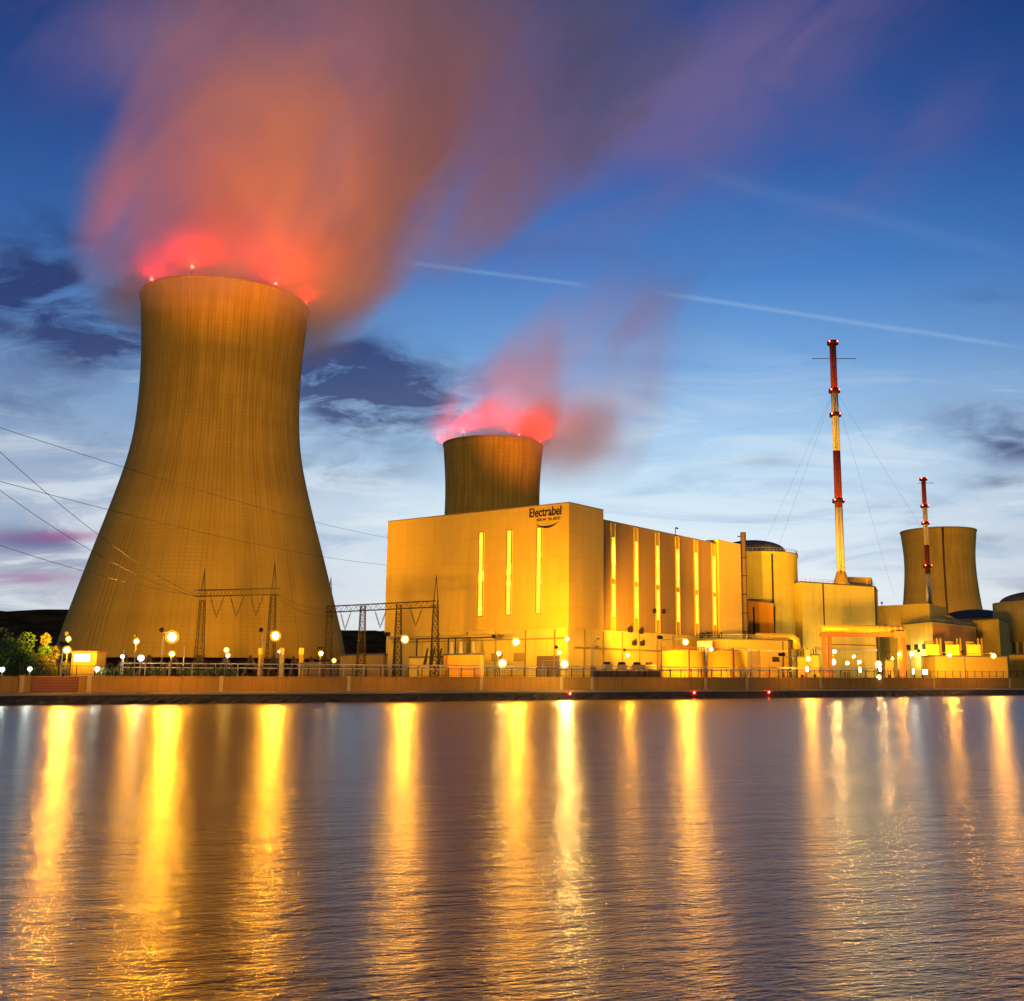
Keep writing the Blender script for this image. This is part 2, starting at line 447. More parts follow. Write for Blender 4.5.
tag(qk.build('quay_kerb', M['coping']), 'pale stone kerb along the quay edge', 'kerb', kind='structure')
tag(qp.build('quay_path', M['paving']), 'paved walkway between kerb and quay wall', 'path', kind='structure')
gm = MB()
strip(gm, [(6.4, GZ), (60, GZ), (400, GZ), (5000, GZ)], -3000, 6000, 10)
tag(gm.build('ground', M['ground']), 'level plant yard behind the quay wall', 'ground', kind='structure')

def hills():
    mb = MB()
    nx, ny = 260, 14
    X0, X1 = -1600.0, 900.0
    idx = {}
    for j in range(ny + 1):
        for i in range(nx + 1):
            x = X0 + (X1 - X0) * i / nx; f = j / ny
            yy = 640 + 620 * f
            fall = min(1, max(0, (300 - x) / 760))
            ridge = 14 + 50 * fall + 3 * math.sin(x * .011 + 1) + 2.5 * math.sin(x * .027)
            z = GZ - 2 + ridge * math.sin(min(1, f * 1.7) * math.pi / 2) ** 1.2
            z += (mnoise.noise(Vector((x * .055, yy * .05, 0))) * 3.2 + mnoise.noise(Vector((x * .16, yy * .12, 4))) * 1.8) * min(1, f * 4)
            idx[i, j] = len(mb.v); mb.v.append(Vector((x, yy, z)))
    for j in range(ny):
        for i in range(nx):
            mb.f.append((idx[i, j], idx[i+1, j], idx[i+1, j+1], idx[i, j+1]))
    tag(mb.build('hills', M['hill']), 'dark wooded hills behind the cooling tower', 'hill', kind='structure')
hills()

# ------------------------------------------------------------------ cooling towers
PROF = [(0, 56.2), (12, 54.6), (19.2, 53.3), (29.2, 50.7), (41, 47.5), (53.4, 44.1), (64, 41.0), (74.5, 38.1), (85, 35.3), (96.2, 32.9), (104, 32.0),
        (112.3, 31.5), (124, 31.3), (136.2, 31.6), (148, 32.4), (156, 33.2)]
def interp(tab, z):
    for (z0, r0), (z1, r1) in zip(tab, tab[1:]):
        if z0 <= z <= z1:
            t = (z - z0) / (z1 - z0); return r0 + (r1 - r0) * t
    return tab[-1][1] if z > tab[-1][0] else tab[0][1]
def smooth_prof(tab, z):
    return sum(interp(tab, min(max(z + d, tab[0][0]), tab[-1][0])) for d in (-6, -3, 0, 3, 6)) / 5
def cooling_tower(base, prof, ztop, zbot, mat, label, legs=True, seg=192):
    t = thing('cooling_tower', (base[0], base[1], GZ), label, 'cooling tower')
    mb = MB(); zs = [zbot + (ztop - zbot) * k / 70 for k in range(71)]
    outer = [(smooth_prof(prof, z), z) for z in zs]
    lip = [(outer[-1][0] + .5, ztop - 1.2), (outer[-1][0] + .5, ztop), (outer[-1][0] - 1.0, ztop)]
    inner = [(r - 1.0, z) for r, z in outer[::-1]]
    mb.lathe((base[0], base[1], 0), outer + lip + inner, seg)
    o = mb.build('shell', mat, t)
    if legs:
        r0, r1 = interp(prof, zbot) , interp(prof, 0) + 2
        first = None
        for k in range(40):
            a = 2 * math.pi * k / 40
            if first is None:
                lb = MB(); da = math.pi / 40
                top = Vector((base[0] + r0 - .5, base[1], zbot + .6))
                for sgn in (-1, 1):
                    lb.tube([(base[0] + r1 * math.cos(da * sgn), base[1] + r1 * math.sin(da * sgn), GZ - .5), top], .55, 8)
                first = lb.build('support_column', M['darkbrown'], t)
            else:
                c = first.copy(); COL.objects.link(c); c.parent = t; c.rotation_euler = (0, 0, a)
        bb = MB(); bb.lathe((base[0], base[1], 0), [(r1 + 1.5, GZ - .5), (r1 + 1.5, GZ + 1.3), (r1 + .6, GZ + 1.3), (r1 + .6, GZ - .5)], 96)
        bb.build('basin_wall', M['concrete2'], t)
    return t
C1 = Vector((434 * math.tan(R(-19.89)), 434, 0)); C2 = Vector((711.6 * math.tan(R(-5.77)), 711.6, 0)); C3 = Vector((989 * math.tan(R(17.54)), 989, 0))
cooling_tower(C1, PROF, 160.0, 12.0, M['shell'], 'huge ribbed concrete cooling tower in front, with thick orange lit steam')
cooling_tower(C2, PROF, 160.0, 12.0, M['shell2'], 'ribbed cooling tower behind the windowed ochre hall, with a small pink plume', seg=128)
PROF3 = [(0, 47), (30, 42), (50, 38.2), (71.6, 34.4), (90.7, 32.4), (102, 31.6), (112, 31.4), (124, 32), (140, 33.9)]
t3 = cooling_tower(C3, PROF3, 140.0, 10.0, M['shell3'], 'smaller smooth cooling tower far behind the low buildings, without steam', seg=128)
lad = MB(); dpx = math.atan(ray(941, 560)[0])
for z in range(40, 139, 1):
    r = smooth_prof(PROF3, z) + .5
    a = math.atan2(-C3.y, -C3.x) + .12
    lad.box((C3.x + r * math.cos(a), C3.y + r * math.sin(a), z + .5), (1.4, 1.6, .75), a)
lad.build('ladder', M['dark'], t3)

# aviation beacons on the rims
M['beacon'] = glow('red beacon lamp', (1.0, .010, .007), 42.0)
M['beacon2'] = glow('small red lamp', (1.0, .03, .02), 60.0)
def beacon(px, Y, zoff, r, C, ztop, label, group, mat='beacon'):
    """a red lamp on a short stand on the tower rim, at the bearing of px"""
    a = ray(px, 300)[0]; rr = 33.6
    # nearest intersection of the bearing with the rim
    A = 1 + a * a; B = -2 * (a * C.x + C.y); Cc = C.x ** 2 + C.y ** 2 - rr * rr
    D = B * B - 4 * A * Cc
    yy = (-B - math.sqrt(max(D, 0))) / (2 * A)
    p = Vector((a * yy, yy, ztop))
    inward = (Vector((C.x, C.y, ztop)) - p).normalized()
    p = p + inward * .1
    t = thing('aviation_beacon', p, label, 'beacon', group)
    mb = MB(); mb.tube([p, p + Vector((0, 0, zoff - r * .6))], .12, 8); mb.box(p + Vector((0, 0, .15)), (.7, .7, .3)); mb.build('stand', M['dark'], t)
    mb = MB(); mb.ball(p + Vector((0, 0, zoff)), r * 1.7, 12); mb.build('lamp', M[mat], t)
    ld = bpy.data.lights.new('beacon_light', 'SPOT'); ld.spot_size = R(172); ld.spot_blend = .25; ld.energy = 230e3 * r * r * (1.0 if C is C1 else 1.7); ld.color = (1, .006, .003); ld.shadow_soft_size = .3
    lo = bpy.data.objects.new('beacon_light', ld); COL.objects.link(lo); lo.parent = t; lo.location = (0, 0, zoff + r * 1.7 + .45); lo.rotation_euler = (math.pi, 0, 0)
beacon(190, 0, 3.4, 0.47, C1, 160, 'brightest red beacon on the near tower rim, above the left of its front', 'red beacons on tower rims')
beacon(275, 0, 1.5, 0.41, C1, 160, 'red beacon on the near tower rim, right of centre', 'red beacons on tower rims')
beacon(306.5, 0, 1.0, 0.30, C1, 160, 'dim red beacon on the far right edge of the near tower rim', 'red beacons on tower rims')
beacon(150, 0, 1.0, 0.41, C1, 160, 'red beacon wrapped in steam at the left edge of the near tower rim', 'red beacons on tower rims')
beacon(466, 0, 3.0, 0.52, C2, 160, 'larger red beacon on the middle tower rim, left of centre', 'red beacons on tower rims')
beacon(521, 0, 1.6, 0.39, C2, 160, 'small red beacon on the middle tower rim, right of centre', 'red beacons on tower rims')
beacon(541.8, 0, 1.2, 0.28, C2, 160, 'red beacon at the right end of the middle tower rim', 'red beacons on tower rims')
beacon(444.5, 0, 1.2, 0.33, C2, 160, 'red beacon at the left end of the middle tower rim', 'red beacons on tower rims')

# ------------------------------------------------------------------ steam
def plume(name, rows, Y, depth, dens, nscale, label, src, shift, amp=2.0, mouth_k=.8, offY=0.0, lean=0.0, hot=None):
    """rows: (py, left px, right px) of the plume's outline; a closed hull filled with drifting steam"""
    tab = []
    for py, l, r in rows:
        p, q = at(l, py, Y), at(r, py, Y)
        tab.append((p.z, (p.x + q.x) / 2, (q.x - p.x) / 2, None))
    tab.sort(key=lambda a: a[0])
    z0, z1 = tab[0][0], tab[-1][0]
    f = lambda z, k: interp([(t[0], t[k]) for t in tab], z)
    yc = lambda z: Y + offY + lean * (z - z0)
    ry = lambda z: depth[0] + (depth[1] - depth[0]) * min(1, (z - z0) / (z1 - z0))
    hull = MB(); n = 40; K = 36; i0 = 0
    for k in range(K + 1):
        z = z0 + (z1 - z0) * k / K
        e = 1.0 if 0 < k < K else .6
        for j in range(n):
            a = 2 * math.pi * j / n
            hull.v.append(Vector((f(z, 1) + f(z, 2) * e * math.cos(a), yc(z) + ry(z) * e * math.sin(a), z)))
    for k in range(K):
        for j in range(n):
            a, b = k * n + j, k * n + (j + 1) % n
            hull.f.append((a, b, b + n, a + n))
    hull.f.append(tuple(range(n))[::-1]); hull.f.append(tuple(range(K * n, K * n + n)))
    m = bpy.data.materials.new(name.replace('_', ' ')); m.use_nodes = True; t = NT(m.node_tree); t.n.clear()
    g = t.new('ShaderNodeTexCoord').outputs['Object']
    x, y, z = t.xyz(g)
    zn = t.lin(z, z0, z1)
    xs = [f(tt[0], 1) for tt in tab]; lo, hi = min(xs) - 1, max(xs) + 1; rm = max(tt[2] for tt in tab)
    cx = t.lin(t.curve(zn, [((tt[0] - z0) / (z1 - z0), (tt[1] - lo) / (hi - lo)) for tt in tab]), 0, 1, lo, hi)
    rx = t.mul(t.curve(zn, [((tt[0] - z0) / (z1 - z0), tt[2] / rm) for tt in tab]), rm)
    cyy = t.add(Y + offY, t.mul(t.sub(z, z0), lean)); ryy = t.lin(zn, 0, 1, depth[0], depth[1])
    ddx = t.div(t.sub(x, cx), rx); ddy = t.div(t.sub(y, cyy), ryy)
    d = t.m('SQRT', t.add(t.mul(ddx, ddx), t.mul(ddy, ddy)))
    # steam drags to the right as it climbs: shear the noise
    zz = t.sub(z, z0)
    sv = t.vec(t.sub(x, t.mul(zz, .35)), y, t.mul(zz, .55))
    n1 = t.noise(sv, nscale, 3, .5, .5)
    n2 = t.noise(sv, nscale * 2.7, 3, .5, .4)
    edge = t.add(d, t.add(t.mul(t.sub(n1, .5), amp), t.mul(t.sub(n2, .5), .6)))
    body = t.sstep(edge, 1.0, .30)
    # the steam leaves the whole mouth of the tower before the wind tears it
    zr_ = t.sub(z, 158.0); q1 = t.sub(t.sub(x, src.x), t.mul(zr_, shift)); q2 = t.sub(y, src.y)
    dm_ = t.div(t.m('SQRT', t.add(t.mul(q1, q1), t.mul(q2, q2))), 41.0)
    mouth = t.mul(t.sstep(dm_, 1.12, .55), t.mul(t.sstep(zr_, 50, 8), t.sstep(zr_, -6, 0)))
    body = t.m('MAXIMUM', body, t.mul(mouth, mouth_k))
    holes = t.sstep(n1, .66, .44, .2, 1.0)
    inside = t.sstep(d, 1.0, .80)
    fade = t.curve(zn, hot or [(0, 0), (.06, 1), (.3, .9), (.7, .5), (1, .25)])
    dn = t.mul(t.mul(t.mul(body, holes), t.mul(inside, fade)), dens)
    pv = t.new('ShaderNodeVolumePrincipled')
    pv.inputs['Color'].default_value = (.96, .82, .72, 1); pv.inputs['Anisotropy'].default_value = .15
    t.l.new(dn, pv.inputs['Density'])
    out = t.new('ShaderNodeOutputMaterial'); t.l.new(pv.outputs[0], out.inputs['Volume'])
    o = hull.build(name, m)
    tag(o, label, 'steam', kind='stuff')
plume('steam_plume', [(346, 170, 340), (330, 105, 400), (300, 76, 430), (270, 70, 470), (200, 66, 580), (130, 62, 670), (60, 56, 730), (0, 46, 770), (-60, 40, 800)],
      434, (58, 74), .060, .0175, 'thick orange and mauve steam billowing from the near cooling tower', C1, .2, amp=1.9,
      hot=[(0, 0), (.05, .4), (.13, 1), (.3, .75), (.55, .42), (.8, .25), (1, .18)])
plume('steam_plume', [(490, 530, 620), (470, 470, 655), (440, 414, 684), (415, 420, 700), (390, 436, 702), (360, 462, 696), (330, 500, 690), (290, 550, 710), (255, 590, 740)],
      711.6, (48, 60), .034, .014, 'small pink steam plume drifting right from the middle cooling tower', C2, .7, amp=1.1, mouth_k=2.6,
      hot=[(0, 0), (.12, .45), (.22, 1), (.4, .75), (.6, .42), (.8, .18), (1, 0)])

# ------------------------------------------------------------------ the ochre hall
A = Vector((-62.34, 313.99, 0)); B = Vector((-8.09, 279.57, 0)); C = Vector((.96, 292.42, 0))
U = (C - B).normalized(); V = (A - B).normalized()
NU = Vector((U.y, -U.x, 0))                # out of the long side, to the right
NB = Vector((V.y, -V.x, 0)) if Vector((V.y, -V.x, 0)).dot(-B) > 0 else Vector((-V.y, V.x, 0))   # out of the short side, to the river
def along(px, P, D):
    a = ray(px, 640)[0]; return (a * P.y - P.x) / (D.x - a * D.y)
def zat(py, px, P):
    return CAMZ + ray(px, py)[1] * P.y
CL = 17.5; H1 = 50.0; H2 = 47.5
hall = thing('turbine_hall', (B.x, B.y, GZ), 'large ochre clad hall with tall lit window strips and dark sign lettering', 'power station hall')
C_ = B + U * 15.71
D = C_ - NU * .9 ; E = D + U * 68.5
Aback = A + U * 15.71
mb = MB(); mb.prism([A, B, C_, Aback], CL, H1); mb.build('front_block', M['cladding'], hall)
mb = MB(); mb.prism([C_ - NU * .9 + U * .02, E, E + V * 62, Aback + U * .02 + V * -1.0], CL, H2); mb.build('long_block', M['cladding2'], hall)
ins = .45
Bi = B - NB * ins - NU * ins
mb = MB(); mb.prism([A - NB * ins - V * ins, Bi, Bi + U * 84, Bi + U * 84 + V * 62, A - NB * ins - V * ins + U * 84], GZ - .3, CL - .003); mb.build('base', M['basewall'], hall)
mb = MB()
for p, q, z in ((A, B, H1), (B, C_, H1), (D, E, H2)):
    d = (q - p).normalized(); nn = Vector((d.y, -d.x, 0))
    a0, a1 = p + nn * .05, q + nn * .05
    mb.prism([a0, a1, a1 - nn * .5, a0 - nn * .5], z + .004, z + .30)
mb.build('parapet_cap', M['brown'], hall)
def strip_window(P, Dr, nn, px0, px1, z0, z1, gaps, panel=None, mat=M['window']):
    s0, s1 = along(px0, P, Dr), along(px1, P, Dr)
    fr = MB(); a, b = P + Dr * s0, P + Dr * s1
    pz0, pz1 = panel or (z0 - .25, z1 + .25)
    wdt = .18
    fr.prism([a - Dr * wdt + nn * .01, b + Dr * wdt + nn * .01, b + Dr * wdt + nn * .10, a - Dr * wdt + nn * .10], pz0, pz1)
    for e, sg in ((a, -1), (b, 1)):
        fr.prism([e + Dr * (sg * .03) + nn * .11, e + Dr * (sg * .24) + nn * .11, e + Dr * (sg * .24) + nn * .34, e + Dr * (sg * .03) + nn * .34] , pz0 + .1, pz1 - .1)
    o = fr.build('window', M['cladding' if panel else 'brown'], hall)
    for g0, g1 in gaps:
        g = MB(); g.prism([a + nn * .05, b + nn * .05, b + nn * .16, a + nn * .16], g0, g1); g.build('pane', mat, o)
for x0, x1, t, bt in ((477.3, 482.6, 532.8, 615.9), (505.5, 511.2, 530.8, 614.6), (535.7, 541.4, 528.2, 613.3)):
    P0 = B + V * along(x0, B, V)
    strip_window(B, V, NB, x0, x1, zat(bt, x0, P0), zat(t, x0, P0), [(zat(bt, x0, P0), zat(t, x0, P0))])
for xc in (613.0, 636.1, 657.7, 678.0, 696.8, 714.6):
    w_ = 3.6 * (1 - (xc - 613) / 600)
    P0 = D + U * along(xc, D, U); k = P0.y / D.y
    strip_window(D, U, NU, xc - w_ / 2, xc + w_ / 2, 20, 45, [(21.4, 30.3), (31.7, 43.3)], panel=(CL + .05, H2 - .1))
# projecting stair tower at the far end of the hall
s_e = along(720.4, D + NU * .8, U); s_f = along(742.5, D + NU * .8, U)
SE = D + NU * .8 + U * s_e; SF = D + NU * .8 + U * s_f
zst = zat(539.4, 720.4, SE)
mb = MB(); mb.prism([SE, SF, SF + V * 14, SE + V * 14], GZ - .3, zst); mb.build('stair_tower', M['cladding'], hall)
# lettering
def sign(text, px0, px1, pytop, pybot, name):
    s0, s1 = along(px0, B, V), along(px1, B, V)
    P0, P1 = B + V * s0, B + V * s1
    zt, zb = zat(pytop, px0, P0), zat(pybot, px0, P0)
    cu = bpy.data.curves.new(name, 'FONT'); cu.body = text; cu.extrude = .05; cu.align_x = 'LEFT'; cu.offset = .012 if len(text) > 8 else -.004
    o = bpy.data.objects.new(name, cu); COL.objects.link(o); cu.materials.append(M['ink'])
    bpy.context.view_layer.update()
    wd, ht = o.dimensions.x, o.dimensions.y
    X = (P1 - P0).normalized()
    mat = Matrix((X.to_4d(), Vector((0, 0, 1, 0)), NB.to_4d(), Vector((0, 0, 0, 1)))).transposed()
    sx = (P1 - P0).length / wd; sy = (zt - zb) / ht
    base = P0 + NB * .14
    mat = Matrix.Translation(Vector((base.x, base.y, zb)) - Vector(hall['base_pos'])) @ mat.to_3x3().to_4x4() @ Matrix.Diagonal((sx, sy, 1, 1))
    me = bpy.data.meshes.new_from_object(o); bpy.data.objects.remove(o); bpy.data.curves.remove(cu); me.name = name
    o = bpy.data.objects.new(name, me); COL.objects.link(o)
    o.parent = hall; o.matrix_basis = mat
    return o
sign('Electrabel', 527.8, 560.2, 508.4, 517.6, 'lettering')
sign('GDF SUEZ', 535.5, 559.5, 519.0, 521.6, 'lettering')
sw = MB(); sL, sR = along(535, B, V), along(558, B, V)
prev = None
for k in range(17):
    f = k / 16; P = B + V * (sL + (sR - sL) * f) + NB * .09
    zc = zat(521.4, 535, P) - .55 - 1.0 * math.sin(f * math.pi) ** .8 + (f - .4) * .7; th = .02 + .28 * math.sin(f * math.pi)
    cur = (P, zc, th)
    if prev:
        p, z_, h_ = prev
        q0 = [(p.x, p.y, z_ - h_), (P.x, P.y, zc - th), (P.x, P.y, zc + th), (p.x, p.y, z_ + h_)]
        q1 = [tuple(Vector(c) + NB * .08) for c in q0]
        sw.quad(q1); sw.quad([q0[0], q0[1], q1[1], q1[0]]); sw.quad([q0[3], q0[2], q1[2], q1[3]])
    prev = cur
sw.build('swoosh', M['ink'], hall)
# dark opening at the foot of the short side, roof vents and wall fans on the long side
s0, s1 = along(537.5, B, V), along(560, B, V)
mb = MB(); p, q = Bi + V * s0, Bi + V * s1
mb.prism([p + NB * .01, q + NB * .01, q + NB * .15, p + NB * .15], GZ, zat(656.0, 548, p)); mb.build('loading_door', M['darkbrown'], hall)
for px_, py_ in ((654.0, 611.0), (663.3, 611.5)):
    P = D + U * along(px_, D, U); z = zat(py_, px_, P)
    mb = MB(); c = P + NU * .5; mb.tube([(P.x, P.y, z), (c.x, c.y, z)], .7, 12); mb.build('wall_fan', M['dark'], hall)
for px_, py_ in ((629, 630), (640, 631.5), (633, 643), (641, 643.5), (700, 636), (706, 635.5), (719, 636)):
    P = Bi + U * along(px_, Bi, U); z = zat(py_, px_, P)
    mb = MB(); c = P + NU * .9
    mb.tube([(P.x, P.y, z), (c.x, c.y, z)], .75, 10); mb.tube([(c.x, c.y, z + .5), (c.x, c.y, z + 1.1)], [.35, .25], 8); mb.build('exhaust_hood', M['dark'], hall)
P = D + U * along(688, D, U) - NU * 4
mb = MB(); mb.tube([(P.x, P.y, H2), (P.x, P.y, H2 + 3.6)], .12, 6); mb.tube([(P.x, P.y, H2 + 3.4), (P.x + .9, P.y, H2 + 3.2)], .25, 6); mb.build('roof_camera', M['dark'], hall)

# flue beside the stair tower
FP = at(745.4, 640, SF.y + 3); zf = zat(532.3, 745, FP)
fl = thing('flue_stack', (FP.x, FP.y, GZ), 'dark brown flue rising between the stair tower and the reactor drum', 'flue')
mb = MB(); mb.tube([(FP.x, FP.y, GZ), (FP.x, FP.y, zf)], .95, 16); mb.build('pipe', M['darkbrown'], fl)
mb = MB(); mb.tube([(FP.x - 1.9, FP.y, zf - 1.4), (FP.x, FP.y, zf - 1.4)], .18, 8)
mb.build('side_arm', M['dark'], fl)
for k in range(7):
    mb = MB(); mb.lathe((FP.x, FP.y, GZ + 4 + k * 6.2), [(.96, 0), (1.06, 0), (1.06, .3), (.96, .3)], 16); mb.build('clamp_ring', M['dark'], fl)

# ------------------------------------------------------------------ reactor drum and annexes
RC = at(757, 640, 404); rr = 15.6
zr = CAMZ + ray(757, 550.8)[1] * (RC.y - rr)
re = thing('reactor_building', (RC.x, RC.y, GZ), 'tall pale concrete reactor drum with low dark dome beside the tall flue', 'reactor building')
mb = MB(); mb.lathe((RC.x, RC.y, 0), [(rr, GZ - .3), (rr, zr - 1), (rr + .35, zr - 1), (rr + .35, zr), (rr - 2, zr)], 72); mb.build('drum', M['concrete'], re)
mb = MB(); rd = 12.8; mb.lathe((RC.x - 1.2, RC.y + 1, 0), [(rd, zr - .5), (rd, zr + 1.2)] + [(max(rd * math.cos(a), .01), zr + 1.2 + 4.6 * math.sin(a)) for a in [R(9 * k) for k in range(11)]], 64)
mb.build('dome', M['roof'], re)
mb = MB()
for k in range(64):
    a = 2 * math.pi * k / 64; p = Vector((RC.x + rr * math.cos(a), RC.y + rr * math.sin(a), zr)); mb.tube([p, p + Vector((0, 0, 1.25))], .06, 5)
for dz_ in (.65, 1.25):
    mb.tube([(RC.x + rr * math.cos(2 * math.pi * k / 64), RC.y + rr * math.sin(2 * math.pi * k / 64), zr + dz_) for k in range(65)], .07, 5)
mb.build('parapet_railing', M['galv'], re)
for px_ in (773.2,):
    a = ray(px_, 600)[0]; Aq = 1 + a * a; Bq = -2 * (a * RC.x + RC.y); Cq = RC.x ** 2 + RC.y ** 2 - (rr + .15) ** 2
    yy = (-Bq - math.sqrt(Bq * Bq - 4 * Aq * Cq)) / (2 * Aq)
    mb = MB(); mb.tube([(a * yy, yy, GZ), (a * yy, yy, zr - 1)], .3, 8); mb.build('downpipe', M['dark'], re)
def fp(*pts): return [Vector((ray(px, 640)[0] * Y, Y, 0)) for px, Y in pts]
def building(name, foot, ztop, mat, label, cat='building', roofcap=True, z0=GZ - .3):
    c = sum(foot, Vector()) / len(foot)
    t = thing(name, (c.x, c.y, GZ), label, cat)
    mb = MB(); mb.prism(foot, z0, ztop); mb.build('wall', M[mat], t)
    if roofcap:
        zt = max(ztop) if isinstance(ztop, (list, tuple)) else ztop
        if not isinstance(ztop, (list, tuple)):
            mb = MB(); inner = [p + (p - c).normalized() * .25 for p in foot]
            mb.prism(inner, zt + .004, zt + .45); mb.build('roof', M['roof'], t)
    return t
annex = building('annex_block', fp((749, 384), (774.5, 376), (777, 384), (752, 392)), [zat(600.5, 750, Vector((0, 384, 0))), zat(603.5, 774, Vector((0, 376, 0))), 30, 31], 'orange',
                 'narrow orange annex against the foot of the reactor drum')
for px_, Yp in ((754.5, 381.8), (775.0, 375.6)):
    p = at(px_, 640, Yp); mb = MB(); mb.tube([(p.x, p.y, GZ), (p.x, p.y, 29.5)], .28, 8); mb.build('downpipe', M['dark'], annex)

def railing(parent, pts, z, h=1.1, step=2.2, mat='galv', name='roof_railing'):
    mb = MB()
    for p, q in zip(pts, pts[1:]):
        L = (q - p).length; n = max(1, int(L / step))
        for k in range(n + 1):
            c = p + (q - p) * k / n; mb.tube([(c.x, c.y, z), (c.x, c.y, z + h)], .05, 4)
        for zz_ in (h * .5, h): mb.tube([(p.x, p.y, z + zz_), (q.x, q.y, z + zz_)], .05, 4)
    mb.build(name, M[mat], parent)
def on_face(parent, p, q, f0, f1, z0, z1, name, mat, proud=.12):
    d = (q - p).normalized(); nn = Vector((d.y, -d.x, 0))
    if nn.dot(-p) < 0: nn = -nn
    a, b = p + (q - p) * f0, p + (q - p) * f1
    mb = MB(); mb.prism([a + nn * .012, b + nn * .012, b + nn * proud, a + nn * proud], z0, z1)
    return mb.build(name, M[mat], parent)
# auxiliary block carrying the tall mast
Y0 = 391.0; z_aux = CAMZ + ray(803, 582.3)[1] * Y0; Y1 = (z_aux - CAMZ) / ray(877, 587.2)[1]
foot = fp((792, Y0 + 14), (796, Y0 + 4), (803, Y0), (877, Y1), (879.6, Y1 + 22), (797, Y0 + 40))
aux = building('auxiliary_block', foot, z_aux, 'concrete', 'broad pale concrete block under the tall red and white mast')
for px_, wd in ((824.8, .45), (877.2, .7)):
    f_ = (px_ - 803) / 74; Yp = Y0 + (Y1 - Y0) * f_; p = at(px_, 640, Yp - .3)
    mb = MB(); mb.box((p.x, p.y, (GZ + z_aux) / 2), (wd, .4, z_aux - GZ - .2)); mb.build('downpipe', M['dark'], aux)
bxp = fp((849, Y1 - 4 + 4), (873.5, Y1 + 3), (875, Y1 + 14), (850, Y1 + 14))
mb = MB(); mb.prism([Vector((p.x, p.y, 0)) for p in bxp], z_aux + .46, zat(577.2, 860, Vector((0, Y1 + 2, 0)))); mb.build('roof_plant_room', M['brown'], aux)
bxp = fp((861, Y1 + 2.2), (870, Y1 + 2.4), (870, Y1 + 2.9), (861, Y1 + 2.9))
mb = MB(); mb.prism(bxp, z_aux + .46, zat(577.8, 860, Vector((0, Y1 + 2, 0)))); mb.build('orange_panel', M['orange'], aux)

# ------------------------------------------------------------------ red and white masts
def mast(px0, py0, px1, py1, Y, bands, r0, r1, rings, label, cross, guys, base_z=None):
    b = at(px1, py1, Y); top = CAMZ + ray(px0, py0)[1] * Y
    x, y = b.x, b.y; zb = base_z or b.z
    t = thing('vent_mast', (x, y, zb), label, 'mast')
    zz = lambda py: CAMZ + ray(px0, py)[1] * Y
    rad = lambda z: r0 + (r1 - r0) * (z - zb) / (top - zb)
    for (pa, pb, c) in bands:
        za, zb_ = (zz(pa), zz(pb) if pb else zb)
        mb = MB(); mb.tube([(x, y, zb_), (x, y, za)], [rad(zb_), rad(za)], 20); mb.build('red_band' if c == 'red' else 'white_band', M[c], t)
    for py in rings:
        z = zz(py); mb = MB(); r_ = rad(z)
        mb.lathe((x, y, z), [(r_, -.25), (r_ + .9, -.25), (r_ + .9, .0), (r_, .0)], 20)
        mb.lathe((x, y, z), [(r_ + .82, 0), (r_ + .88, 0), (r_ + .88, 1.1), (r_ + .82, 1.1)], 20)
        pl = mb.build('platform', M['dark'], t)
        for k in range(4):
            a = math.pi / 4 + k * math.pi / 2
            mb = MB(); mb.ball((x + (r_ + .7) * math.cos(a), y + (r_ + .7) * math.sin(a), z + .7), .32, 8); mb.build('warning_lamp', M['beacon2'], pl)
    # rungs of the ladder down the left
    mb = MB(); h = top - zb
    for sx in (-.3, .3):
        mb.tube([(x - rad(zb) * .3 + sx, y - rad(zb) - .35, zb), (x - rad(top) * .3 + sx, y - rad(top) - .35, top - 1)], .06, 5)
    k = zb + 1
    while k < top - 1:
        f = (k - zb) / h; mb.tube([(x - rad(k) * .3 - .3, y - rad(k) - .35, k), (x - rad(k) * .3 + .3, y - rad(k) - .35, k)], .04, 4); k += .9
    mb.build('ladder', M['dark'], t)
    if cross:
        l, r, py = cross; z = zz(py); mb = MB()
        mb.tube([(at(l, py, Y).x, y, z), (at(r, py, Y).x, y, z)], .13, 6); mb.build('crossbar', M['dark'], t)
    for gx, gy, gz, fz in guys:
        z = zb + h * fz; mb = MB(); mb.tube([(x, y, z), (gx, gy, gz)], .028, 5); mb.build('guy_wire', M['cable'], t)
    mb = MB(); mb.lathe((x, y, 0), [(r0 * 2.0, zb), (r0 * 1.05, zb + 4.5)], 16); mb.build('foot_cone', M['brown'], t)
    return t
YM = 402.0
mast(832.6, 342, 841.5, 584, YM, [(342, 394, 'red'), (394, 451, 'white'), (451, 508, 'red'), (508, None, 'white')], 1.55, 1.25,
     [344, 392, 416, 502], 'tall red and white banded mast on the roof of the pale block', (812, 856, 358.5),
     [(60, 380, 42, .80), (62, 470, 42, .80), (130, 395, 40, .80), (128, 470, 40, .8)], base_z=z_aux + .46)
mast(923.7, 478, 930, 612, 520, [(478, 507, 'red'), (507, 545, 'white'), (545, 574, 'red'), (574, None, 'white')], 1.35, 1.05, [480, 507, 524, 567],
     'shorter red and white mast in front of the far tower', (918, 934, 483), [])

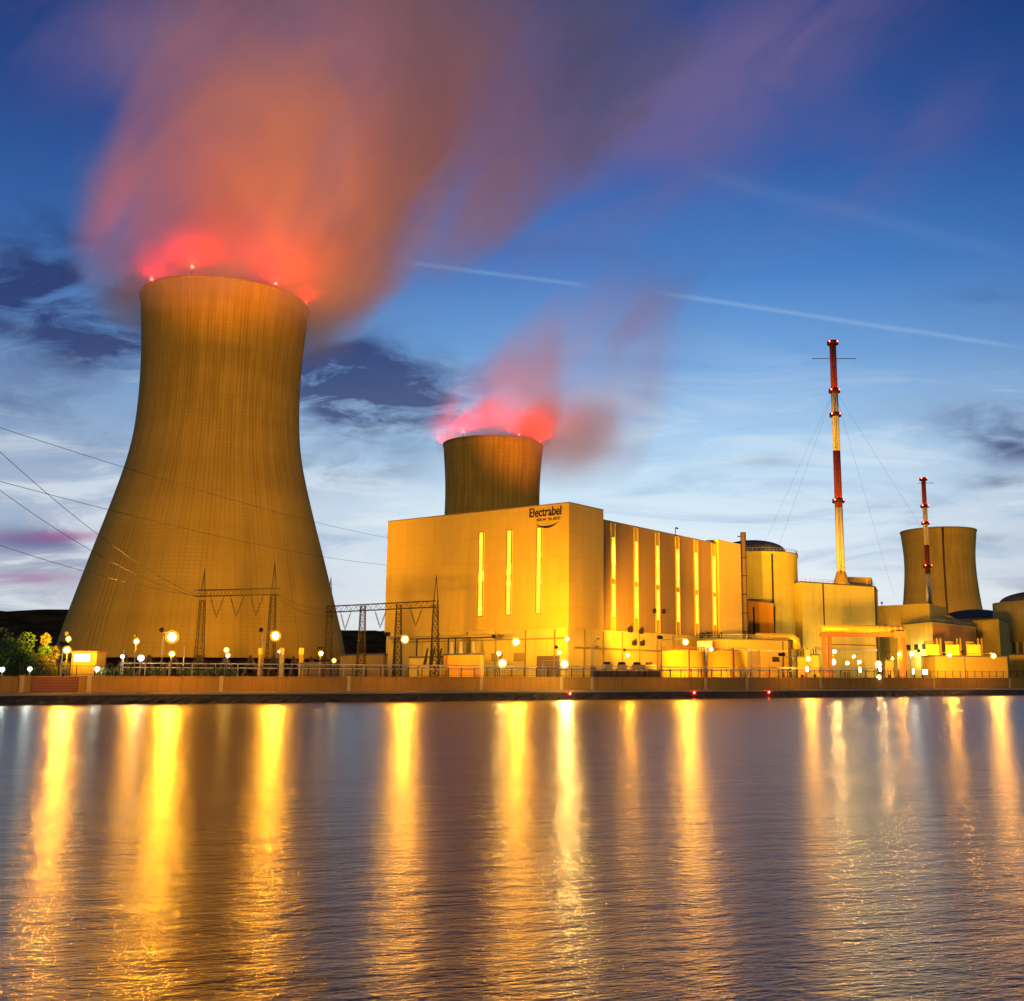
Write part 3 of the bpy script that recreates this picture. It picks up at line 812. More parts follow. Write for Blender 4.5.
# ------------------------------------------------------------------ low buildings on the right
building('low_annex', fp((879, 440), (931, 425), (948, 450), (900, 470)), zat(604.6, 905, Vector((0, 432, 0))), 'concrete2', 'long low buff building left of the short mast', roofcap=False)
pg = building('pump_house', fp((903, 424), (933, 404), (976.5, 440), (950, 470)), zat(622.0, 933, Vector((0, 404, 0))), 'concrete', 'pale and orange two sided block below the far tower')
mb = MB(); f1 = fp((934, 404.2), (976.3, 439.4), (976.3, 439.2), (934, 404.0)); 
mb.prism(fp((934.5, 404.9), (975.8, 439.2), (976.2, 438.8), (934.9, 404.4)), GZ, zat(623.5, 933, Vector((0, 404, 0)))); part_label(mb.build('orange_side_wall', M['orange'], pg), 'orange painted right side wall')
building('switch_house', fp((973, 452), (1000, 440), (1010, 470), (985, 480)), zat(620, 985, Vector((0, 446, 0))), 'concrete2', 'small yellow lit house between the orange block and the reactor at the edge')
sl = thing('sloped_annex', at(945, 640, 470), 'shed with a sloping buff roof beside the dark dome', 'building')
mb = MB(); q = fp((931, 455), (955, 448), (958, 470), (934, 475)); mb.prism(q, GZ, [zat(606, 931, Vector((0, 455, 0))), zat(617.5, 955, Vector((0, 448, 0))), zat(617, 955, Vector((0, 450, 0))), zat(605, 931, Vector((0, 455, 0)))]); mb.build('wall', M['concrete2'], sl)
dm = thing('dome_roof', at(976, 640, 560), 'low dark shallow dome behind the yellow house', 'dome')
dp = at(976, 640, 560); zd = zat(620, 976, dp)
mb = MB(); mb.lathe((dp.x, dp.y, 0), [(17, GZ), (17, zd)], 48); mb.build('drum', M['concrete2'], dm)
mb = MB(); mb.lathe((dp.x, dp.y, 0), [(17.2, zd)] + [(max(17.2 * math.cos(R(9 * k)), .01), zd + 5.4 * math.sin(R(9 * k))) for k in range(11)], 48); mb.build('cap', M['roof'], dm)
# reactor at the right edge of the picture
rp = at(1043, 640, 500); r1_ = 21.0; zr1 = CAMZ + ray(1005, 601)[1] * (500 - 12)
r1 = thing('reactor_building', (rp.x, rp.y, GZ), 'brown weathered reactor drum at the end of the plant, on a colonnade', 'reactor building')
mb = MB(); mb.lathe((rp.x, rp.y, 0), [(r1_ - 1.5, GZ), (r1_ - 1.5, 22)], 64); mb.build('inner_wall', M['darkbrown'], r1)
zc0 = zat(641.5, 1005, Vector((0, 482, 0)))
mb = MB(); mb.lathe((rp.x, rp.y, 0), [(r1_ - 2, zc0), (r1_, zc0), (r1_, zr1), (r1_ - 3, zr1)], 64); mb.build('drum', M['concrete2'], r1)
mb = MB(); mb.lathe((rp.x, rp.y, 0), [(r1_ - 3, zr1)] + [(max((r1_ - 3) * math.cos(R(9 * k)), .01), zr1 + 5.5 * math.sin(R(9 * k))) for k in range(11)], 48); mb.build('dome', M['roof'], r1)
first = None; nc = 40
for k in range(nc):
    a = 2 * math.pi * k / nc
    if first is None:
        mb = MB(); mb.box((rp.x + r1_ - .5, rp.y, (GZ + zc0) / 2), (.8, 1.0, zc0 - GZ)); first = mb.build('column', M['concrete'], r1)
    else:
        c = first.copy(); COL.objects.link(c); c.parent = r1; c.rotation_euler = (0, 0, a)
building('gate_house', fp((1008, 420), (1024, 412), (1034, 430), (1016, 440)), zat(655, 1012, Vector((0, 416, 0))), 'concrete2', 'small mottled block below the colonnade of the edge reactor')

pf = fp((903, 424), (933, 404), (976.5, 440))
for k, f in enumerate((.12, .38, .64)): on_face(pg, pf[0], pf[1], f, f + .13, 15.5, 17.6, 'louvre', 'dark')
on_face(pg, pf[0], pf[1], .70, .86, GZ, GZ + 3.2, 'door', 'rust')
on_face(pg, pf[0], pf[1], .02, .98, 12.4, 12.7, 'pipe_run', 'galv', .5)
railing(pg, [pf[0], pf[1], pf[2]], zat(622.0, 933, Vector((0, 404, 0))) + .46)
ap = fp((803, Y0), (877, Y1))
on_face(aux, ap[0], ap[1], .04, .97, 15.0, 15.6, 'pipe_run', 'galv', 1.0)
on_face(aux, ap[0], ap[1], .30, .97, 16.8, 17.2, 'pipe_run', 'rust', .8)
on_face(aux, ap[0], ap[1], .52, .58, GZ, GZ + 4.4, 'door', 'rust')
on_face(aux, ap[0], ap[1], .70, .84, 20.5, 22.6, 'louvre', 'dark')
railing(aux, [ap[0], ap[1]], z_aux + .46)
sp = [SE, SF]
hb0, hb1 = Bi + U * 2, Bi + U * 80
on_face(hall, hb0, hb1, .0, .98, 12.2, 12.7, 'cable_tray', 'brown', .7)
for f in (.06, .17, .29, .40, .52, .63): on_face(hall, hb0, hb1, f, f + .004, GZ, CL - .4, 'downpipe', 'brown', .3)
for f in (.10, .34, .47): on_face(hall, hb0, hb1, f, f + .035, GZ, GZ + 4.2, 'door', 'rust')
hb2, hb3 = Bi + V * 62, Bi
on_face(hall, hb2, hb3, .02, .98, 14.6, 14.95, 'cable_tray', 'brown', .6)
for f in (.30, .46, .62, .78, .93): on_face(hall, hb2, hb3, f, f + .005, GZ, CL - .4, 'downpipe', 'brown', .3)
for f in (.60, .72): on_face(hall, hb2, hb3, f, f + .06, 9.0, 11.2, 'louvre', 'brown', .2)
# transformer bays
YT = 352.0
tb = building('transformer_bay', fp((921, 366), (934, 352), (1006, 366), (1002, 384)), zat(656.5, 960, Vector((0, YT, 0))), 'brown', 'long brown base wall carrying the yellow transformer cells')
for k, (xa, xb) in enumerate(((925.5, 938.8), (945.2, 958.8), (966.0, 980.0))):
    ya = 352 + 14 * (xa - 934) / 72 + 1.2
    lab = ('yellow transformer cell nearest the pipe bridge', 'yellow transformer cell in the middle of the row of three', 'yellow transformer cell nearest the edge reactor')[k]
    c0 = at((xa + xb) / 2, 640, ya + 4); zb = zat(656.5, 960, Vector((0, YT, 0))) + .5
    t = thing('transformer_cell', (c0.x, c0.y, zb), lab, 'transformer', 'yellow transformer cells')
    zt = zat(644.5, xa, Vector((0, ya, 0)))
    mb = MB(); mb.prism(fp((xa, ya), (xb, ya + 2), (xb + .5, ya + 9), (xa + .5, ya + 9)), zb, zt); mb.build('housing', M['tank'], t)
    for q, xx in enumerate((xb - 2.0, xb + 1.6)):
        p = at(xx, 640, ya + 1.0); mb = MB()
        h0 = zt if q == 0 else zb
        mb.tube([(p.x, p.y, h0), (p.x, p.y, zt + 2.2)], .28, 8)
        for j in range(int((zt + 2 - h0) / .45)): mb.lathe((p.x, p.y, h0 + .2 + j * .45), [(.28, 0), (.62, .1), (.28, .2)], 10)
        mb.build('bushing', M['darkbrown'], t)
    p = at(xa + 3, 640, ya + 2); mb = MB(); mb.tube([(p.x - 1.3, p.y, zt + .7), (p.x + 1.6, p.y, zt + .7)], .55, 10); mb.tube([(p.x, p.y, zt), (p.x, p.y, zt + .7)], .2, 6); mb.build('expansion_tank', M['darkbrown'], t)

# pipe bridge over the yard
YB = 338.0
pbr = thing('pipe_bridge', at(864, 680, YB), 'wide lagged duct carried on red brown steel legs over the yard', 'pipe bridge')
zt, zb_ = zat(624.5, 850, Vector((0, YB, 0))), zat(632.3, 850, Vector((0, YB, 0)))
pL, pR = at(822, 640, YB), at(905, 640, YB + 5)
rz_ = math.atan2(pR.y - pL.y, pR.x - pL.x); dd = (pR - pL).normalized(); dd.z = 0
mb = MB(); h = (zt - zb_)
mb.tube([(pL.x, pL.y + 2, zb_ + h * .5), (pR.x, pR.y + 2, zb_ + h * .5)], h * .5, 20)
for k in range(14):
    p = pL + (pR - pL) * (k + .5) / 14; mb.tube([(p.x, p.y + 2, zb_ + h * .5), (p.x + .18, p.y + 2, zb_ + h * .5)], h * .5 + .07, 20)
mb.build('lagged_duct', M['duct'], pbr)
mb = MB(); zg = zat(636.0, 850, Vector((0, YB, 0)))
for oy in (.2, 3.6):
    a, b = pL + Vector((0, oy, 0)), pR + Vector((0, oy, 0)); mb.prism([a, b, b + Vector((0, .35, 0)), a + Vector((0, .35, 0))], zg, zb_ - .02)
mb.build('girder', M['rust'], pbr)
for xx, Yq in ((824.2, YB), (829.8, YB + 3.4), (899.6, YB + 4.4), (903.6, YB + 8)):
    p = at(xx, 640, Yq + .6); mb = MB(); mb.box((p.x, p.y, (GZ + zg) / 2), (1.15, .8, zg - GZ - .02)); mb.build('leg', M['rust'], pbr)
p = at(899, 640, YB + 3.6); mb = MB(); mb.box((p.x, p.y - .9, zg + .6), (4.0, .5, 2.0)); mb.build('end_frame', M['rust'], pbr)

# flat roofed brown building with a barrel duct on its roof
Yf = 318.0
zf_ = zat(639.5, 745, Vector((0, Yf, 0)))
flat = building('flat_roof_building', fp((699, 322), (728, 318), (788, 330), (791.5, 345), (700, 352)), zf_, 'brown', 'flat roofed brown building right of the two yellow tanks')
mb = MB(); p = at(789.5, 640, 330); mb.box((p.x, p.y - .2, (GZ + zf_) / 2), (.9, .5, zf_ - GZ - .3)); mb.build('corner_post', M['dark'], flat)
mb = MB(); mb.prism(fp((746.5, 321.4), (760, 324.0), (760, 323.5), (746.5, 320.9)), GZ, zat(650, 752, Vector((0, 321, 0)))); mb.build('roller_door', M['darkbrown'], flat)
bd = thing('barrel_duct', at(776, 640, 340), 'short yellow barrel duct on the flat brown roof', 'duct')
a, b = at(756, 640, 338), at(795, 640, 341); zc_ = zf_ + 1.3
mb = MB(); mb.tube([(a.x, a.y, zc_), (b.x - 1, b.y, zc_), (b.x, b.y, zc_ - .6), (b.x + .3, b.y, zc_ - 3.5)], 1.5, 18); mb.build('pipe', M['duct'], bd)
mb = MB()
for k in range(4):
    p = a + (b - a) * (k + .3) / 4; mb.box((p.x, p.y, zf_ + .3), (.4, 2.4, .8))
mb.build('saddle', M['dark'], bd)
ff = fp((699, 322), (728, 318), (788, 330))
railing(flat, [ff[0], ff[1], ff[2]], zf_ + .46)
on_face(flat, ff[1], ff[2], .58, .66, GZ, GZ + 3.0, 'door', 'rust'); on_face(flat, ff[1], ff[2], .72, .84, 9.5, 11.0, 'louvre', 'dark')
on_face(flat, ff[1], ff[2], .05, .97, 12.6, 12.95, 'pipe_run', 'galv', .6); on_face(flat, ff[1], ff[2], .90, .908, GZ, zf_ - .1, 'downpipe', 'dark', .3)
for k, (xa, xb, py_, lab) in enumerate(((797, 806, 657.5, 'small rusty switch hut beside the dark corner post'), (810, 818, 655.5, 'small pale switch hut near the left legs of the pipe bridge'), (884, 892, 661, 'small hut with pipes beside the right legs of the pipe bridge'))):
    Yq = 326 + 6 * k; h = building('switch_hut', fp((xa, Yq), (xb, Yq + 1), (xb + .6, Yq + 5), (xa + .6, Yq + 5)), zat(py_, xa, Vector((0, Yq, 0))), ('orange', 'concrete2', 'brown')[k], lab, 'hut')
    a_, b_ = fp((xa, Yq), (xb, Yq + 1)); on_face(h, a_, b_, .3, .6, GZ, GZ + 2.4, 'door', 'dark')
    for q in range(3):
        p = a_ + (b_ - a_) * (.2 + .3 * q); mb = MB(); z_ = zat(py_, xa, Vector((0, Yq, 0))); mb.tube([(p.x, p.y + 1.5, z_ + .4), (p.x, p.y + 1.5, z_ + 1.6 + q * .5)], .16, 8); mb.build('vent_pipe', M['dark'], h)
# white lit shed front behind the tanks
ls = building('lit_shed', fp((697, 316), (712, 315.5), (712, 320), (697, 320)), zat(641, 704, Vector((0, 316, 0))), 'cream', 'small white lit shed front between the two tanks', roofcap=False)

# tanks
def tank(px0, px1, pytop, Y, label, mat):
    c = at((px0 + px1) / 2, 640, Y); r = (px1 - px0) / 2 / F * Y * 1.0
    zt = zat(pytop, px0, Vector((0, Y - r, 0)))
    t = thing('storage_tank', (c.x, c.y, GZ), label, 'tank', 'squat storage tanks')
    mb = MB(); mb.lathe((c.x, c.y, 0), [(r, GZ), (r, zt - .15), (r + .12, zt - .15), (r + .12, zt), (r * .5, zt + .5), (.02, zt + .7)], 56); mb.build('drum', M[mat], t)
    mb = MB(); n = 28
    for k in range(n):
        a = 2 * math.pi * k / n; mb.tube([(c.x + r * math.cos(a), c.y + r * math.sin(a), zt), (c.x + r * math.cos(a), c.y + r * math.sin(a), zt + 1.1)], .05, 5)
    for z in (.55, 1.1): mb.tube([(c.x + r * math.cos(2 * math.pi * k / n), c.y + r * math.sin(2 * math.pi * k / n), zt + z) for k in range(n + 1)], .05, 5)
    mb.build('guard_rail', M['rust'], t)
    a = math.atan2(-c.y, -c.x) + .25
    p = Vector((c.x + (r + .3) * math.cos(a), c.y + (r + .3) * math.sin(a), 0)); mb = MB(); mb.tube([(p.x, p.y, GZ), (p.x, p.y, zt + 1)], .25, 8); mb.build('pipe', M['rust'], t)
tank(661.5, 704.5, 651.0, 300, 'bright yellow storage tank with rusty guard rail left of its streaked neighbour', 'tank')
tank(707, 746.5, 651.5, 298, 'orange streaked storage tank in front of the white lit shed', 'duct')

# containers and machines by the wall in front of the long hall
cn = []
for k in range(4):
    xa = 593 + 16.5 * k; Yc = bankY(xa, 15) ; p0, p1 = at(xa, 680, Yc), at(xa + 15.2, 680, bankY(xa + 15.2, 15))
    c = (p0 + p1) / 2; L = (p1 - p0).length; ang = math.atan2(p1.y - p0.y, p1.x - p0.x)
    lab = ('dark container behind the quay fence, first in the row from the hall corner', 'dark container behind the quay fence, second in the row from the hall corner',
           'dark container behind the quay fence, third in the row from the hall corner', 'dark container behind the quay fence, last in the row, nearest the tanks')[k]
    t = thing('equipment_container', (c.x, c.y, GZ), lab, 'container', 'dark containers in a row')
    mb = MB(); mb.box((c.x, c.y, GZ + 1.35), (L, 2.4, 2.7), ang)
    for j in range(14):
        q = p0 + (p1 - p0) * (j + .5) / 14; nn = Vector((math.sin(ang), -math.cos(ang), 0)); q2 = q + nn * 1.22
        mb.box((q2.x, q2.y, GZ + 1.35), (.12, .08, 2.5), ang)
    mb.build('body', M['darkbrown'], t)
    mb = MB(); mb.box((c.x, c.y, GZ + 2.78), (L + .1, 2.5, .15), ang); mb.build('lid', M['rust'], t)
for k, (px_, wpx) in enumerate(((607, 7), (622, 6), (637, 7), (649, 13))):
    Yc = bankY(px_, 24); c = at(px_, 680, Yc); wd = wpx / F * Yc
    lab = ('rooftop cooler unit above the first dark container', 'round fan cooler unit between hall lamp and containers', 'low cooler unit right of the hall lamp', 'long framed cooler unit beside the yellow tank')[k]
    t = thing('cooler_unit', (c.x, c.y, GZ), lab, 'cooler', 'cooler units on frames')
    mb = MB(); mb.box((c.x, c.y, GZ + 3.9), (wd, 2, 1.2), .5); mb.build('casing', M['duct'], t)
    mb = MB(); mb.lathe((c.x, c.y, 0), [(.9, GZ + 4.5), (.9, GZ + 5.1), (.75, GZ + 5.1), (.75, GZ + 4.5)], 16); mb.build('fan_ring', M['dark'], t)
    for sx in (-1, 1):
        for sy in (-1, 1):
            mb = MB(); mb.box((c.x + sx * wd * .4, c.y + sy * .7, GZ + 1.65), (.2, .2, 3.3)); mb.build('leg', M['dark'], t)

# transformer yard canopy left of the hall corner
YC_ = 281.0
cp = thing('yard_canopy', at(450, 680, YC_), 'open steel canopy with dark posts over pale columns against the short hall side', 'canopy')
za, zb2 = zat(634.5, 440, Vector((0, YC_, 0))), zat(637.0, 440, Vector((0, YC_, 0)))
qa = [at(388, 640, YC_ + 14), at(497, 640, YC_ - 3), at(503, 640, YC_ + 3), at(394, 640, YC_ + 20)]
mb = MB(); mb.prism(qa, zb2, za); mb.build('roof', M['brown'], cp)
for xx, Yq in ((395, YC_ + 13.5), (417, YC_ + 10), (432, YC_ + 8), (448.5, YC_ + 5), (455.5, YC_ + 4), (469.5, YC_ + 2)):
    p = at(xx, 640, Yq + 1); mb = MB(); mb.box((p.x, p.y, (GZ + zb2) / 2), (.38, .38, zb2 - GZ)); mb.build('post', M['dark'], cp)
for k, xx in enumerate((453, 461, 473.5)):
    Yq = YC_ + 8 - k; p = at(xx, 640, Yq)
    t = thing('pale_column', (p.x, p.y, GZ), ('pale ribbed column under the canopy, beside its inner dark post', 'pale ribbed column under the canopy, between the two dark posts', 'pale ribbed column at the open right end of the canopy')[k], 'column', 'pale columns under the canopy')
    mb = MB(); mb.tube([(p.x, p.y, GZ), (p.x, p.y, zb2 - 1)], [.75, .55], 14)
    for j in range(12): mb.lathe((p.x, p.y, GZ + 1 + j * .75), [(.6, 0), (.85, .12), (.6, .24)], 14)
    mb.build('insulator', M['cream'], t)
building('transformer_house', fp((444, 270), (481, 262), (484, 268), (447, 278)), zat(655.2, 460, Vector((0, 266, 0))), 'orange', 'low orange walled transformer house in front of the canopy')
building('yard_store', fp((410, 276), (443, 272), (446, 280), (412, 286)), zat(658, 430, Vector((0, 274, 0))), 'concrete2', 'low pale store left of the orange transformer house')
tr = thing('power_transformer', at(432, 680, 268), 'dark power transformer with slanted bushings below the right gantry mast', 'transformer')
p = at(432, 640, 268)
mb = MB(); mb.box((p.x, p.y, GZ + 2.2), (6.2, 3.6, 4.2), .3); mb.build('tank', M['brown'], tr)
for k in (-1, 0, 1):
    q = p + Vector((k * 1.7, 0, 0)); mb = MB(); mb.tube([(q.x, q.y, GZ + 4.3), (q.x + .7, q.y, GZ + 8.4)], [.42, .2], 8); mb.build('bushing', M['dark'], tr)
# grey store between gantry masts and other low yard buildings at the tower foot
building('yard_shed', fp((341, 300), (384, 284), (388, 292), (345, 308)), zat(655.5, 360, Vector((0, 292, 0))), 'brown', 'long low brown shed between the gantry masts')
building('yard_wall', fp((300, 330), (344, 310), (345, 311), (301, 331)), zat(662, 320, Vector((0, 320, 0))), 'darkbrown', 'low dark wall at the foot of the near tower', roofcap=False, cat='wall')
for k, xx in enumerate((262, 283, 302.5)):
    Yq = 330; p = at(xx, 640, Yq); z1 = zat(648, xx, p)
    t = thing('inlet_cabinet', (p.x, p.y, GZ), ('yellow inlet cabinet at the tower foot, left of the lamp standard', 'yellow inlet cabinet just right of the tall lamp standard', 'yellow inlet cabinet between two dark tower openings')[k], 'cabinet', 'yellow cabinets at the tower foot')
    mb = MB(); mb.box((p.x, p.y, (GZ + z1) / 2), (1.3, 1.2, z1 - GZ)); mb.build('housing', M['brown'], t)
    mb = MB(); mb.box((p.x, p.y - .65, z1 - 1.0), (1.5, .12, 1.9)); mb.build('front_panel', M['tank'], t)

# ------------------------------------------------------------------ lit cabin at the left
cb = thing('gate_cabin', at(85, 680, bankY(85, 30)), 'small cabin with one bright lit window near the left end of the fence', 'cabin')
Yq = bankY(85, 30)
mb = MB(); p0, p1 = at(73, 640, Yq), at(98, 640, Yq + 1); zt = zat(652.5, 85, Vector((0, Yq, 0)))
mb.prism([p0, p1, p1 + Vector((0, 4, 0)), p0 + Vector((0, 4, 0))], GZ, zt); mb.build('wall', M['brown'], cb)
mb = MB(); mb.prism([p0 + Vector((-.5, -.5, 0)), p1 + Vector((.2, -.5, 0)), p1 + Vector((.2, 4.4, 0)), p0 + Vector((-.5, 4.4, 0))], zt + .003, zt + .3); mb.build('roof', M['rust'], cb)
w0, w1 = at(75.5, 640, Yq - .05), at(92.5, 640, Yq + .6)
mb = MB(); mb.prism([w0, w1, w1 - Vector((0, .1, 0)), w0 - Vector((0, .1, 0))], zat(662, 85, w0), zat(653.8, 85, w0)); fr_ = mb.build('window', M['brown'], cb)
M['cabin'] = glow('lit cabin window', (1, .8, .42), 6.0)
mb = MB(); q0, q1 = w0 + Vector((.15, -.12, 0)), w1 + Vector((-.15, -.12, 0)); mb.prism([q0, q1, q1 - Vector((0, .05, 0)), q0 - Vector((0, .05, 0))], zat(661.5, 85, w0), zat(654.3, 85, w0)); mb.build('pane', M['cabin'], fr_)

# ------------------------------------------------------------------ quay wall with pilasters, and the fence above it
WT = 4.78
qw = thing('quay_wall', bank_pt(BL / 2, 6.2, 1.97), 'long terracotta coloured quay wall with pale pilasters', 'wall')
mb = MB(); a, b = -900, 1500
n = 80
for k in range(n):
    s0_, s1_ = a + (b - a) * k / n, a + (b - a) * (k + 1) / n
    mb.prism([bank_pt(s0_, 6.2), bank_pt(s1_, 6.2), bank_pt(s1_, 6.75), bank_pt(s0_, 6.75)], 1.9, WT - .14)
mb.build('wall_face', M['quaywall'], qw)
mb = MB()
for k in range(n):
    s0_, s1_ = a + (b - a) * k / n, a + (b - a) * (k + 1) / n
    mb.prism([bank_pt(s0_, 6.1), bank_pt(s1_, 6.1), bank_pt(s1_, 6.85), bank_pt(s0_, 6.85)], WT - .137, WT)
mb.build('coping', M['quaywall'], qw)
for px_ in (22, 89.5, 221.5, 349, 481.5, 561.5, 592, 706, 747, 821, 934, 1010):
    s_ = bank_s(px_, 6.0); mb = MB(); mb.prism([bank_pt(s_ - .35, 6.0), bank_pt(s_ + .35, 6.0), bank_pt(s_ + .35, 6.3), bank_pt(s_ - .35, 6.3)], 1.9, WT + .06); mb.build('pilaster', M['coping'], qw)
s0_, s1_ = bank_s(32, 6.1), bank_s(79, 6.1)
mb = MB()
for k in range(6): mb.prism([bank_pt(s0_, 6.06), bank_pt(s1_, 6.06), bank_pt(s1_, 6.25), bank_pt(s0_, 6.25)], 2.0 + k * .45, 2.38 + k * .45)
part_label(mb.build('slatted_panel', M['rust'], qw), 'dark slatted panel set in the wall')
fe = thing('metal_railing', bank_pt(BL / 2, 6.5, WT), 'dark metal railing on top of the quay wall', 'railing')
fs0, fs1 = -12.0, BL + 14
for z in (WT + .25, WT + 1.75):
    mb = MB(); mb.prism([bank_pt(fs0, 6.45), bank_pt(fs1, 6.45), bank_pt(fs1, 6.51), bank_pt(fs0, 6.51)], z, z + .07); mb.build('rail', M['dark'], fe)
mb = MB(); s_ = fs0
while s_ < fs1:
    if not (bank_s(243, 6.5) < s_ < bank_s(330, 6.5)): mb.prism([bank_pt(s_, 6.465), bank_pt(s_ + .035, 6.465), bank_pt(s_ + .035, 6.495), bank_pt(s_, 6.495)], WT + .32, WT + 1.75)
    s_ += .42
mb.build('bars', M['dark'], fe)
first = None; npost = 96
for k in range(npost):
    s_ = fs0 + (fs1 - fs0) * k / (npost - 1)
    if first is None:
        mb = MB(); q = bank_pt(s_, 6.48); mb.box((q.x, q.y, WT + .95), (.14, .14, 1.9), math.atan2(BT.y, BT.x)); first = mb.build('post', M['dark'], fe); p00 = q
    else:
        c = first.copy(); COL.objects.link(c); c.parent = fe; c.location = bank_pt(s_, 6.48) - p00
# pale rail added along the road in place of car light trails
gr = thing('light_trail_rail', bank_pt(BL / 2, 14, GZ), 'pale rail added along the road in place of light trails', 'guard rail')
for z in (GZ + 2.9, GZ + 3.7):
    mb = MB(); mb.prism([bank_pt(bank_s(120, 14), 14), bank_pt(bank_s(900, 14), 14), bank_pt(bank_s(900, 14), 14.12), bank_pt(bank_s(120, 14), 14.12)], z, z + .22); mb.build('rail', M['galv'], gr)
sA, sB = bank_s(120, 14), bank_s(900, 14); first = None
for k in range(48):
    s_ = sA + (sB - sA) * k / 47; q = bank_pt(s_, 14.2)
    if first is None:
        mb = MB(); mb.box((q.x, q.y, GZ + 1.95), (.16, .16, 3.9)); first = mb.build('post', M['galv'], gr); p00 = q
    else:
        c = first.copy(); COL.objects.link(c); c.parent = gr; c.location = q - p00
rd = MB(); strip(rd, [(8, GZ + .004), (16, GZ + .004)], -900, 1500, 20)
tag(rd.build('road', surface('road asphalt', (.09, .085, .075), .8, .2, .2)), 'service road behind the quay wall', 'road', kind='structure')
# plain white poles
for px_, py_, off, lab in ((751, 645, 12, 'thin pale pole in front of the dark roller door'), (769, 651, 14, 'shorter pale pole right of the dark roller door'), (281, 647, 16, 'pale pole beside the tall lamp at the tower foot'),
                           (124, 650, 14, 'thin pale pole rising beside the small white lamp'), (747.5, 670, 5.5, 'slim pale post on the quay in front of the flat brown building'), (184.5, 646, 14, 'thin pale pole right of the brightest lamp')):
    Yq = bankY(px_, off); p = at(px_, py_, Yq); gz = GZ if off > 7 else 1.9
    t = thing('signal_pole', (p.x, p.y, gz), lab, 'pole', 'thin pale poles')
    mb = MB(); mb.tube([(p.x, p.y, gz), (p.x, p.y, p.z)], [.13, .08], 8); mb.build('shaft', M['cream'], t)
    mb = MB(); mb.box((p.x, p.y, gz + .1), (.4, .4, .2)); mb.build('foot', M['galv'], t)

# ------------------------------------------------------------------ switchyard gantries
def lattice_mast(mb, b, h, w0, w1, n, spike=0.0, r=.09):
    b = Vector(b)
    cor = lambda f: [b + Vector((sx * (w0 + (w1 - w0) * f) / 2, sy * (w0 + (w1 - w0) * f) / 2, h * f)) for sx, sy in ((-1, -1), (1, -1), (1, 1), (-1, 1))]
    for k in range(4): mb.tube([cor(0)[k], cor(1)[k]], r, 5)
    for j in range(n):
        lo, hi = cor(j / n), cor((j + 1) / n)
        for k in range(4):
            mb.tube([lo[k], hi[(k + 1) % 4]], r * .55, 4); mb.tube([lo[(k + 1) % 4], hi[k]], r * .55, 4); mb.tube([hi[k], hi[(k + 1) % 4]], r * .5, 4)
    if spike:
        tp = b + Vector((0, 0, h + spike))
        for k in range(4): mb.tube([cor(1)[k], tp], r * .8, 5)
def lattice_beam(mb, p, q, hh, r=.09, n=12):
    p, q = Vector(p), Vector(q); d = (q - p).normalized(); side = Vector((-d.y, d.x, 0)) * hh * .5
    for sgn in (-1, 1):
        for z in (0, hh): mb.tube([p + side * sgn + Vector((0, 0, z)), q + side * sgn + Vector((0, 0, z))], r, 5)
        for k in range(n):
            a, b = p + (q - p) * k / n, p + (q - p) * (k + 1) / n
            z0, z1 = (0, hh) if k % 2 else (hh, 0)
            mb.tube([a + side * sgn + Vector((0, 0, z0)), b + side * sgn + Vector((0, 0, z1))], r * .6, 4)
    for k in range(n + 1):
        a = p + (q - p) * k / n; mb.tube([a + side, a - side], r * .5, 4)
def insulator_v(mb, a, b, drop):
    m_ = (a + b) / 2 - Vector((0, 0, drop))
    for e in (a, b):
        mb.tube([e, m_], .07, 6)
        for j in range(10):
            c = e + (m_ - e) * (.2 + .07 * j); mb.box(c, (.36, .36, .1))
def gantry(masts, beam, ins, Y, label):
    b0 = at(masts[0][0], 680, Y); t = thing('switchyard_gantry', (b0.x, b0.y, GZ), label, 'gantry', 'switchyard gantries')
    for px_, pk, dy, sp in masts:
        p = at(px_, pk, Y + dy); zb = zat(beam[2] if True else 0, px_, Vector((0, Y + dy, 0)))
        mb = MB()
        full = p.z - GZ; h = full * (.72 if sp else 1.0)
        lattice_mast(mb, (p.x, p.y, GZ), h, 2.1, 1.1, 12, full - h if sp else 0); mb.build('lattice_mast', M['dark'], t)
    x0, x1, pya, pyb = beam; dy0, dy1 = masts[0][2], masts[-1][2]
    a, b = at(x0, pya, Y + dy0), at(x1, pyb, Y + dy1)
    mb = MB(); lattice_beam(mb, a - Vector((0, 0, .6)), b - Vector((0, 0, .6)), 1.5, n=22); mb.build('lattice_beam', M['dark'], t)
    for xa, xb, drop in ins:
        f0, f1 = (xa - x0) / (x1 - x0), (xb - x0) / (x1 - x0)
        mb = MB(); insulator_v(mb, a + (b - a) * f0 - Vector((0, 0, .6)), a + (b - a) * f1 - Vector((0, 0, .6)), drop); mb.build('insulator', M['dark'], t)
    return t
gantry([(204.5, 569, 0, 1), (275, 562, -8, 1)], (196, 278, 594, 592), [(211, 225, 5.2), (231, 245, 5.2), (251, 264, 5.0)], 268, 'lattice gantry standing in front of the near tower')
gantry([(331, 577, 2, 1), (363, 606, -2, 0), (399, 605, -5, 0), (436.5, 575, -10, 1)], (327, 437, 610, 604.5), [(341, 352, 4.6), (376, 388, 4.4), (411, 423, 4.4)], 272, 'long lattice gantry between the near tower and the ochre hall')

